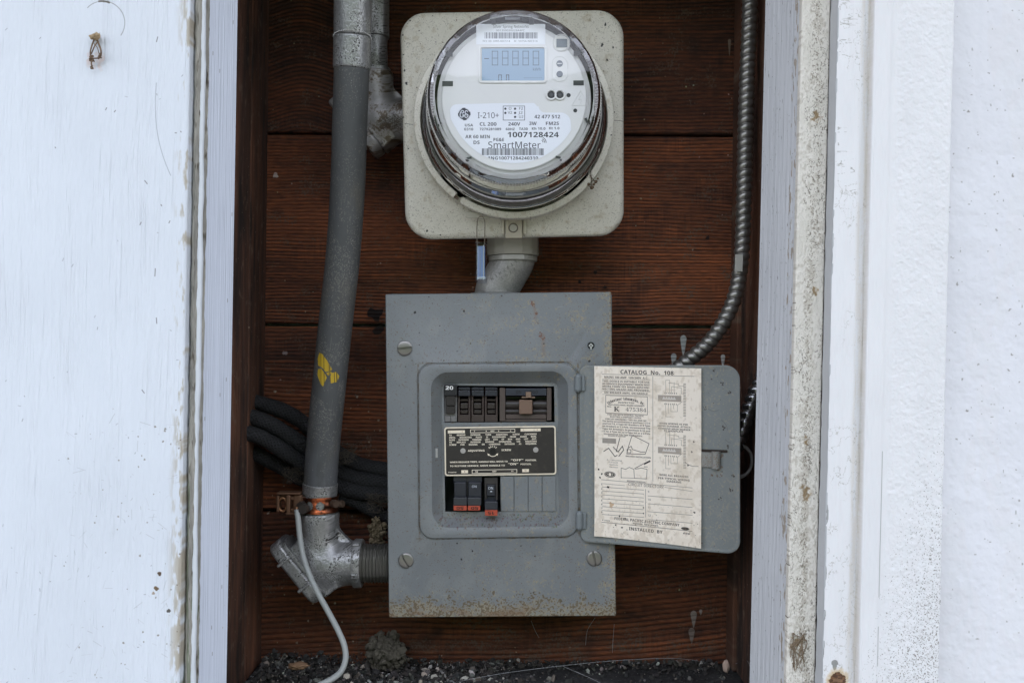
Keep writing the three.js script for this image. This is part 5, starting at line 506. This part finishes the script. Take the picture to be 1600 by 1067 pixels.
// pulling elbow: barrel from above, barrel to the right, cover low on the left
function elbow(name, label, pos) {
  const e = thing(name, label, 'conduit fitting', pos, undefined), res = 72, half = .060, mc = new MarchingCubes(res, galvM, false, false, 400000); mc.isolation = 0;
  const smin = (a, b, k) => { const h = clamp(.5 + .5 * (b - a) / k); return lerp(b, a, h) - k * h * (1 - h); };
  const cyl = (x, y, z, ax, ay, bx, by, ra, rb) => { const dx = bx - ax, dy = by - ay, L = Math.hypot(dx, dy), t = ((x - ax) * dx + (y - ay) * dy) / (L * L), q = Math.hypot(x - ax - dx * t, y - ay - dy * t, z), r = lerp(ra, rb, clamp(t)), u = q - r, v = Math.max(-t, t - 1) * L; return Math.max(u, v) < 0 ? Math.max(u, v) : Math.hypot(Math.max(u, 0), Math.max(v, 0)); };
  for (let k = 0; k < res; k++) for (let j = 0; j < res; j++) for (let i = 0; i < res; i++) { const x = (i / res * 2 - 1) * half, y = (j / res * 2 - 1) * half, z = (k / res * 2 - 1) * half;
    let d = cyl(x, y, z, 0, .0475, .001, -.002, .0193, .0184) - .0006; d = smin(d, cyl(x, y, z, -.004, 0, .0375, -.0005, .0205, .0212) - .0006, .007); d = smin(d, Math.hypot(x - .0, y + .004, z) - .0205, .006); d = smin(d, Math.max(Math.abs(x * .707 - (y) * .707 + -.0 - .000) - .028, Math.abs(z) - .0035, Math.abs(x + y - .0405) - .013), .004);
    d = smin(d, Math.max(Math.abs(x * .627 - y * .779) - .030, Math.abs(z) - .0165, Math.abs(x * .779 + y * .627 + .006) - .010), .008); d = Math.max(d, -(x * .779 + y * .627 + .0120)); mc.field[k * res * res + j * res + i] = -d; }
  mc.update(); const n = mc.count, g = new THREE.BufferGeometry(); g.setAttribute('position', new THREE.BufferAttribute(mc.positionArray.slice(0, n * 3).map((v) => v * half), 3)); const gg = mergeVertices(g, 1e-6); gg.computeVertexNormals(); part('elbow_body', galvUV(gg), galvM, e);
  const yl = (prof, x, y, ang) => { const q = turned(prof, 56, .6); q.rotateX(-Math.PI / 2); q.rotateZ(ang); q.translate(x, y, 0); return galvUV(q); };
  part('hub_rim', yl([[.0185, .0440], [.0201, .0445], [.0203, .0460], [.0203, .0490], [.0196, .0502], [.0165, .0502]], 0, 0, 0), galvM, e); part('hub_rim', yl([[.0200, .0350], [.0236, .0358], [.0240, .0368], [.0240, .0428], [.0234, .0438], [.0180, .0438]], 0, -.0005, -Math.PI / 2), galvM, e);
  const th = []; for (let i = 0; i <= 60; i++) { const z = .043 + i / 60 * .030, r = .0188 + .0007 * Math.sin(i / 60 * 9 * 2 * Math.PI); th.push([r, z]); } part('threaded_nipple', yl(th, 0, -.0005, -Math.PI / 2), mat(.12, .115, .10, .45, { metalness: .6 }), e, 'dirty threaded nipple');
  const lug = []; for (const [a] of [[.5], [1.9], [3.4], [5.0]]) { const b = box(.0072, .0040, .0058, .0012, .0392, .0236, 0); b.rotateX(a); lug.push(b); } part('locknut_lug', lug.map(galvUV), galvM, e);
  const st = new THREE.Shape(), hw = .0205, hl = .0335; st.moveTo(-hl + .010, -hw); st.lineTo(hl - .010, -hw); st.quadraticCurveTo(hl, -hw, hl, -hw + .011); st.lineTo(hl, hw - .011); st.quadraticCurveTo(hl, hw, hl - .010, hw); st.lineTo(-hl + .010, hw); st.quadraticCurveTo(-hl, hw, -hl, hw - .011); st.lineTo(-hl, -hw + .011); st.quadraticCurveTo(-hl, -hw, -hl + .010, -hw);
  const cg = new THREE.ExtrudeGeometry(st, { depth: .0070, bevelEnabled: true, bevelSize: .0028, bevelThickness: .0030, bevelSegments: 4, curveSegments: 10 }); cg.translate(-.0075, 0, .0145); const along = V(.627, -.779, 0), nrm = V(-.779, -.627, 0), fr = new THREE.Matrix4().makeBasis(along, along.clone().cross(nrm).negate(), nrm); cg.applyMatrix4(fr); cg.computeVertexNormals(); part('cover_plate', galvUV(cg), galvM, e);
  const fl = new THREE.ExtrudeGeometry(st, { depth: .0020, bevelEnabled: true, bevelSize: .0004, bevelThickness: .0006, bevelSegments: 2, curveSegments: 10 }); fl.translate(-.0055, 0, .0088); fl.applyMatrix4(fr); fl.computeVertexNormals(); part('cover_flange', galvUV(fl), galvM, e);
  const rib = [-.0235, .0085].map((u) => { const b = box(.0032, .0500, .0142, .0012, u, 0, .0195); b.applyMatrix4(fr); return galvUV(b); }); rib.forEach((r) => part('cover_strap', r, galvM, e));
  return e;
}
const elbowA = elbow('conduit_elbow', 'dirty galvanised pulling elbow joining the painted conduit to the breaker panel', P(498, 879, .889));
{
  const e = elbowA.clone(); e.name = 'conduit_elbow_001'; scene.add(e); e.position.copy(P(586, 190, .924)); e.rotation.z = .03; const dusty = matMap(tex(pair(512, 512, (x, y, o) => { const f = fbm(x / 12, y / 12, 441, 4), n = fbm(x / 90, y / 90, 442, 4), k = fbm(x / 4, y / 4, 443, 3), v = 158 + (n - .5) * 70; o[0] = v; o[1] = v * .99; o[2] = v * .97; mix3(o, [84, 70, 52], sst(f * .35 + n * .75, .54, .72) * .8); if (k > .74) mix3(o, [150, 142, 126], .4); return clamp(128 + (k - .5) * 160, 0, 255); })[0], true, true), .48, { metalness: .45 }); e.traverse((q) => { if (q.isMesh && q.material === galvM) q.material = dusty; }); tag(e, 'dusty galvanised elbow half hidden behind the tall conduit beside the meter box', 'conduit fitting');
  const u = thing('upper_conduit', 'short galvanised pipe rising behind the tall conduit into the dusty upper elbow', 'conduit', P(586, 42, .924)); const a = V(0, .12, 0), b = V(0, -.048, 0); const g = sweep(new THREE.LineCurve3(a, b), .0128, 8, 40); part('pipe', galvUV(g), galvM, u);
  const yl = (prof, y) => { const q = turned(prof, 48, .6); q.rotateX(-Math.PI / 2); q.translate(0, y, 0); return galvUV(q); }; part('coupling', yl([[.0125, -.0490], [.0158, -.0484], [.0160, -.0440], [.0150, -.0432], [.0126, -.0428]], 0), galvM, u); part('coupling', yl([[.0126, -.012], [.0146, -.0112], [.0146, .035], [.0126, .036]], 0), galvM, u);
}
{ // copper ground clamp
  const O = P(500, 786, .8895), t = thing('ground_clamp', 'copper ground clamp band round the foot of the painted conduit', 'pipe clamp', O), Q = (px, py, d = .8895) => P(px, py, d).sub(O);
  const cu = matMap(tex(pair(256, 64, (x, y, o) => { const n = fbm(x / 14, y / 14, 421, 4), f = fbm(x / 3, y / 3, 422, 2); o[0] = 205; o[1] = 112; o[2] = 72; const al = sst(n + (f - .5) * .3, .46, .62) ; const far = sst(Math.abs(x / 256 - .51 + (n - .5) * .16), .035, .10); mix3(o, [62, 40, 30], Math.max(al * .35, far * (.72 + .28 * al))); return 128 + (f - .5) * 90; })[0]), .34, { metalness: .9 });
  const hole = (a, z) => { for (const c of [-.40, .20]) { const d = Math.hypot((a - c) * .0185, z); if (d < .0042) return true; } return false; };
  const nA = 160, nz = 22, pos = [], uv = []; for (let i = 0; i < nA; i++) for (let j = 0; j < nz; j++) { const a0 = lerp(-2.2, 2.2, i / nA), a1 = lerp(-2.2, 2.2, (i + 1) / nA), z0 = lerp(-.0080, .0080, j / nz), z1 = lerp(-.0080, .0080, (j + 1) / nz); if (hole((a0 + a1) / 2, (z0 + z1) / 2)) continue; for (const [a, z] of [[a0, z0], [a1, z0], [a1, z1], [a0, z0], [a1, z1], [a0, z1]]) { const r = .0186 + .0004 * Math.cos(z * 900); pos.push(Math.sin(a) * r, z, Math.cos(a) * r); uv.push(a / 4.4 + .5, z / .016 + .5); } }
  const bg = new THREE.BufferGeometry(); bg.setAttribute('position', new THREE.Float32BufferAttribute(pos, 3)); bg.setAttribute('uv', new THREE.Float32BufferAttribute(uv, 2)); bg.deleteAttribute('normal'); cu.side = THREE.DoubleSide; const bm = mergeVertices(bg, 1e-6); bm.computeVertexNormals(); part('band', bm, cu, t);
  const core = turned([[.0001, .0105], [.0168, .0105], [.0168, -.0105], [.0001, -.0105]], 40); core.rotateX(-Math.PI / 2); part('pipe_end', galvUV(core), galvM, t);
  const cuD = mat(.13, .068, .038, .5, { metalness: .55 }), px = (x0, y0, x1, y1, z, d, r) => { const a = Q(x0, y1, .8895 - z), b = Q(x1, y0, .8895 - z); return box(b.x - a.x, b.y - a.y, d, r, (a.x + b.x) / 2, (a.y + b.y) / 2, z); };
  part('jaw', [px(434, 768, 471, 771.5, .010, .012, .0008), px(433, 773, 437.5, 799, .010, .010, .001), px(448, 800, 466, 803, .012, .010, .0008), (() => { const g = px(448, 772, 455, 801, .011, .010, .0014); return g; })(), px(459, 771, 473, 801, .0075, .011, .0022), px(452, 774, 462, 781, .0085, .008, .0014), px(452, 793, 462, 800, .0085, .008, .0014), px(437, 772, 449, 777, .007, .006, .0008), px(468, 776, 484, 797, .0100, .004, .0008)], cuD, t); { const r = new THREE.TorusGeometry(.0052, .0011, 10, 30), v = Q(446, 785); r.scale(.75, 1.25, 1); r.translate(v.x, v.y, .012); part('jaw_loop', r, mat(.30, .15, .075, .4, { metalness: .8 }), t); }
  const hex = (x, y, z, r, h, rot) => { const g = new THREE.CylinderGeometry(r, r * .96, h, 6); g.rotateX(Math.PI / 2); g.rotateY(rot); const v = Q(x, y, .8895 - z); g.translate(v.x, v.y, z); return g; }; part('bolt', [hex(475, 795, .0195, .0052, .006, -.3), hex(472, 792, .015, .0058, .006, -.5)], mat(.085, .075, .065, .4, { metalness: .6 }), t); part('bolt', [hex(528, 787, .009, .0036, .012, 1.2), hex(522, 787, .0140, .0040, .006, .9)], mat(.10, .065, .045, .5, { metalness: .5 }), t);
}
{ // ground wire
  const O = P(500, 960, .84), t = thing('ground_wire', 'thin pale grey insulated wire curling down from the copper clamp to the floor', 'wire', O), Q = (a) => P(...a).sub(O);
  const pts = [[463.5, 797, .872], [465.5, 812, .868], [468, 838, .864], [473, 868, .858], [481, 893, .853], [494, 922, .846], [512, 955, .84], [528, 985, .832], [538, 1010, .826], [539.5, 1030, .820], [533, 1048, .812], [520, 1060, .804], [502, 1069, .796], [480, 1080, .788]].map(Q);
  part('insulation', sweep(pts, .00275, 160, 18), mat(.30, .315, .30, .5), t); part('stripped_end', sweep([Q([463.2, 792, .873]), Q([463.5, 798, .872])], .0018, 4, 10), mat(.25, .13, .07, .4, { metalness: .8 }), t);
}
// flexible armoured conduit, a wound strip
function flexGeo(pts, r, pitch) { const c = new THREE.CatmullRomCurve3(pts, false, 'centripetal'), L = c.getLength(), n = L / pitch; return sweep(c, (t, a) => { const ph = t * n - a / (2 * Math.PI), f = ph - Math.floor(ph); return r * (.80 + .20 * Math.pow(Math.sin(Math.PI * f), .7)); }, Math.round(n * 16), 40); }
{
  const flexM = mat(.23, .225, .205, .34, { metalness: .8 });
  const O = P(1165, 300, .862), t = thing('flexible_conduit', 'coiled steel flexible conduit running down the right side and behind the open door', 'flexible conduit', O), Q = (a) => P(...a).sub(O);
  part('armour', flexGeo([[1173, -50, .862], [1171.5, 30, .862], [1168, 120, .862], [1165, 210, .862], [1163, 300, .862], [1161, 370, .862], [1156.5, 425, .862], [1147, 468, .863], [1131, 503, .865], [1108, 535, .868], [1080, 560, .872], [1050, 582, .878], [1010, 612, .885], [975, 650, .89]].map(Q), 0.0077, .0074), flexM, t);
  const v = Q([1155, 411, .852]), tb = box(.0075, .0165, .0012, .0004, 0, 0, 0); tb.rotateZ(-.03); tb.rotateY(-.15); tb.translate(v.x, v.y, v.z); part('tag', tb, mat(.40, .39, .36, .4, { metalness: .5 }), t, 'small flat metal tag');
  const O2 = P(1165, 650, .88), u = thing('flexible_conduit_001', 'short darker coiled conduit piece between the open door edge and right jamb', 'flexible conduit', O2), Q2 = (a) => P(...a).sub(O2);
  part('armour', flexGeo([[1205, 560, .868], [1192, 590, .868], [1180, 615, .868], [1170, 642, .868], [1161, 668, .868], [1150, 696, .872], [1130, 720, .88], [1090, 740, .89]].map(Q2), .0084, .0085), mat(.24, .24, .24, .2, { metalness: .9 }), u);
  const w = tag(part('wire_loop', (() => { const g = new THREE.TorusGeometry(.0155, .0019, 12, 60); g.scale(.8, 1, 1); return g; })(), mat(.20, .19, .18, .5)), 'grey wire loop half hidden behind the free edge of the door', 'wire loop'); w.position.copy(P(1155.5, 720, .868));
}
// black braided cables
{
  const br = pair(96, 96, (x, y, o) => { const u = x / 96 * 2 * Math.PI * 4, v = y / 96 * 2 * Math.PI * 4, w = Math.sin(u + v), z = Math.sin(u - v), k = Math.max(w, z), f = fbm(x / 6, y / 6, 431, 2); const b = 24 + k * 11 + (f - .5) * 16; o[0] = b * 1.0; o[1] = b * 1.02; o[2] = b * 1.05; return clamp(120 + k * 90, 0, 255); });
  const brM = matMap(tex(br[0], true, true), .8, { bumpMap: tex(br[1], false, true), bumpScale: .0010 });
  const C = [['topmost black braided cable of the bundle crossing behind the painted conduit', .0080, [[366, 622, .93], [394, 627, .93], [428, 637, .93], [458, 650, .932], [488, 672, .936], [520, 702, .940], [552, 722, .946], [600, 734, .946], [640, 738, .946]]], ['second black braided cable from the top, dustiest of the bundle', .0082, [[362, 647, .915], [390, 651, .915], [424, 664, .916], [456, 684, .919], [482, 703, .925], [520, 732, .936], [556, 748, .940], [606, 754, .940], [640, 756, .940]]], ['third black cable from the top, with a bluish sheen', .0080, [[364, 676, .905], [392, 678, .905], [420, 690, .908], [450, 710, .912], [480, 730, .920], [522, 757, .934], [558, 768, .936], [604, 773, .936], [640, 776, .936]]], ['lowest black cable of the bundle, sagging toward the copper clamp', .0074, [[366, 700, .925], [396, 708, .926], [424, 722, .928], [452, 738, .932], [478, 752, .936], [520, 768, .94], [560, 786, .943], [600, 806, .944], [640, 825, .944]]]];
  C.forEach(([label, r, pts], i) => { const O = P(...pts[4]), t = new THREE.Mesh(), g = sweep(pts.map((p) => P(...p).sub(O)), (q, a) => r * (1 + .035 * Math.sin(q * 31 + i * 3) + .02 * Math.sin(q * 83 + i) + .05 * (fbm(q * 14, i * 5, 77, 3) - .5)), 120, 28), u = g.attributes.uv; for (let k = 0; k < u.count; k++) u.setXY(k, u.getX(k) * 3, u.getY(k) / .018); const m = part(i ? `braided_cable_00${i}` : 'braided_cable', g, brM); m.position.copy(O); tag(m, label, 'cable', 'black cables behind the painted conduit'); });
}
// ---------------------------------------------------------------- small things caught on the surfaces
{
  const O = P(150, 72, .695), t = thing('dried_cocoon', 'dried brown plant husk stuck to the wide white board below its round knot', 'dried husk', O), Q = (x, y, d = .6965) => P(x, y, d).sub(O), br = mat(.17, .115, .075, .85), tn = mat(.40, .30, .18, .85);
  part('husk_strands', [sweep([Q(147, 60), Q(143, 70), Q(140.5, 80, .694), Q(141, 89), Q(144, 95)], .0006, 24, 8), sweep([Q(150, 60), Q(154, 70), Q(157, 80, .694), Q(156, 88), Q(152, 92)], .0007, 24, 8), sweep([Q(146, 68), Q(151, 74, .694), Q(154, 84)], .0003, 16, 6), sweep([Q(153, 64), Q(147, 72, .694), Q(142, 84)], .0005, 16, 6), sweep([Q(140, 90), Q(148, 91, .694), Q(156, 90)], .0006, 16, 8), sweep([Q(143, 92), Q(142, 100, .694), Q(144, 108)], .0006, 16, 8)], br, t);
  const at = (gs, x, y, d = .6955) => gs.map((g) => { const v = Q(x, y, d); g.translate(v.x, v.y, v.z); return g; }); const q = rng(88), hair = []; for (let i = 0; i < 16; i++) { const a = q() * 6.28, l = 4 + q() * 6; hair.push(sweep([Q(148, 57), Q(148 + Math.cos(a) * l * .6, 57 - Math.sin(a) * l * .35, .694 - q() * .002), Q(149 + Math.cos(a + .3) * l, 56 - Math.sin(a + .3) * l * .6, .695)], .00018 + q() * .0003, 8, 5)); }
  part('husk_tuft', [...hair, ...at(heap(46, .0042, [1, .6, .5], 342, .0005, .0019), 148, 57)], tn, t); part('husk_knot', [...at(heap(22, .0030, [.8, .8, .5], 343, .0004, .0015), 143, 92), ...at(heap(18, .0026, [.7, 1, .5], 344, .0004, .0014), 155, 88), ...at(heap(12, .0018, [.6, 1.2, .5], 345, .0004, .0012), 143, 105)], br, t);
}
{
  const O = P(924, 285, .85), t = thing('dry_sprig', 'tiny brown dried sprig caught on the meter ring lower right', 'sprig', O), Q = (x, y, d = .852) => P(x, y, d).sub(O);
  part('stem', [sweep([Q(923, 268, .849), Q(924, 278), Q(925, 292)], .0004, 12, 6), sweep([Q(922, 274), Q(928, 282), Q(931, 285)], .0004, 12, 6), sweep([Q(925, 290), Q(919, 286), Q(921, 292)], .0004, 12, 6)], mat(.10, .07, .045, .85), t); const buds = [[931, 284, .0016], [925, 293, .0019], [920, 288, .0013], [928, 288, .0013], [934, 279, .0011]].map(([x, y, r], i) => { const g = lump(r, 350 + i, [1, 1, 1], 2); const v = Q(x, y); g.translate(v.x, v.y, v.z); return g; }); part('bud', buds, mat(.15, .10, .06, .85), t);
}
for (const [i, x, y, d, r, lab] of [[2, 540, 708, .925, 1.0, 'dark dusty web and lint on the cables right of the painted conduit'], [3, 590, 785, .93, .9, 'dark dusty web and lint at the cables by the panel edge'], [4, 460, 742, .915, .8, 'dark dusty web and lint under the cables left of the painted conduit'], [5, 612, 190, .90, 1.0, 'dusty brown web and lint between upper elbow and meter box'], [0, 1232, 955, .758, 1, 'brown tangle of grass and web on the grey right jamb, upper of two'], [1, 1246, 1015, .708, 1.1, 'brown tangle of grass and web on the cream stop, lower of two']]) {
  const O = P(x, y, d), t = thing(i ? 'debris_tangle_00' + i : 'debris_tangle', lab, 'debris tangle', O), q = rng(90 + i), st = []; if (i > 1) st.push(...heap(46, .019, [1, .8, .4], 500 + i, .0002, .0009)); for (let k = 0; k < 34; k++) { const wd = i > 1 ? 2.4 : 1, p = () => V((q() - .5) * .012 * r * wd, (q() - .5) * .030 * r * (i > 1 ? .8 : 1), q() * .004 * wd); st.push(sweep([p(), p(), p()], i > 1 ? .00007 + q() * .0001 : .00018 + q() * .00022, 10, 5)); } if (!i) st.forEach((g) => { g.rotateY(-Math.PI / 2.2); g.translate(-.0006, 0, 0); }); part('strands', st, i > 1 ? mat(.085, .07, .052, .95) : mat(.20, .15, .10, .9), t);
}
{
  const web = (name, label, list) => { const O = P(...list[0][0]), t = thing(name, label, 'cobweb', O); part('silk', list.map((l) => sweep(l.map((a) => P(...a).sub(O)), .00016, 40, 5)), mat(.42, .42, .42, .6), t); };
  web('cobweb', 'long pale spider thread strung low across the recess floor', [[[700, 1068, .90], [780, 1053, .905], [880, 1040, .91], [980, 1031, .92], [1060, 1029, .93], [1100, 1034, .94]], [[880, 1041, .91], [930, 1063, .88], [960, 1080, .86]]]);
  web('cobweb_001', 'fine cobweb threads between the right post and the jamb near the floor', [[[1140, 1035, .95], [1165, 1040, .90], [1186, 1062, .82]], [[1150, 1037, .93], [1172, 1030, .88], [1184, 1048, .82]], [[1160, 1018, .92], [1172, 1040, .87], [1176, 1055, .85]]]);
  web('cobweb_002', 'wispy cobweb threads hanging under the breaker panel', [[[830, 970, .955], [836, 985, .955], [842, 996, .955]], [[930, 965, .955], [918, 985, .955], [915, 1008, .955]], [[960, 975, .955], [958, 1000, .955], [957, 1020, .955]], [[1168, 905, .92], [1178, 930, .86], [1186, 985, .82]]]);
}

renderer.render(scene, camera);
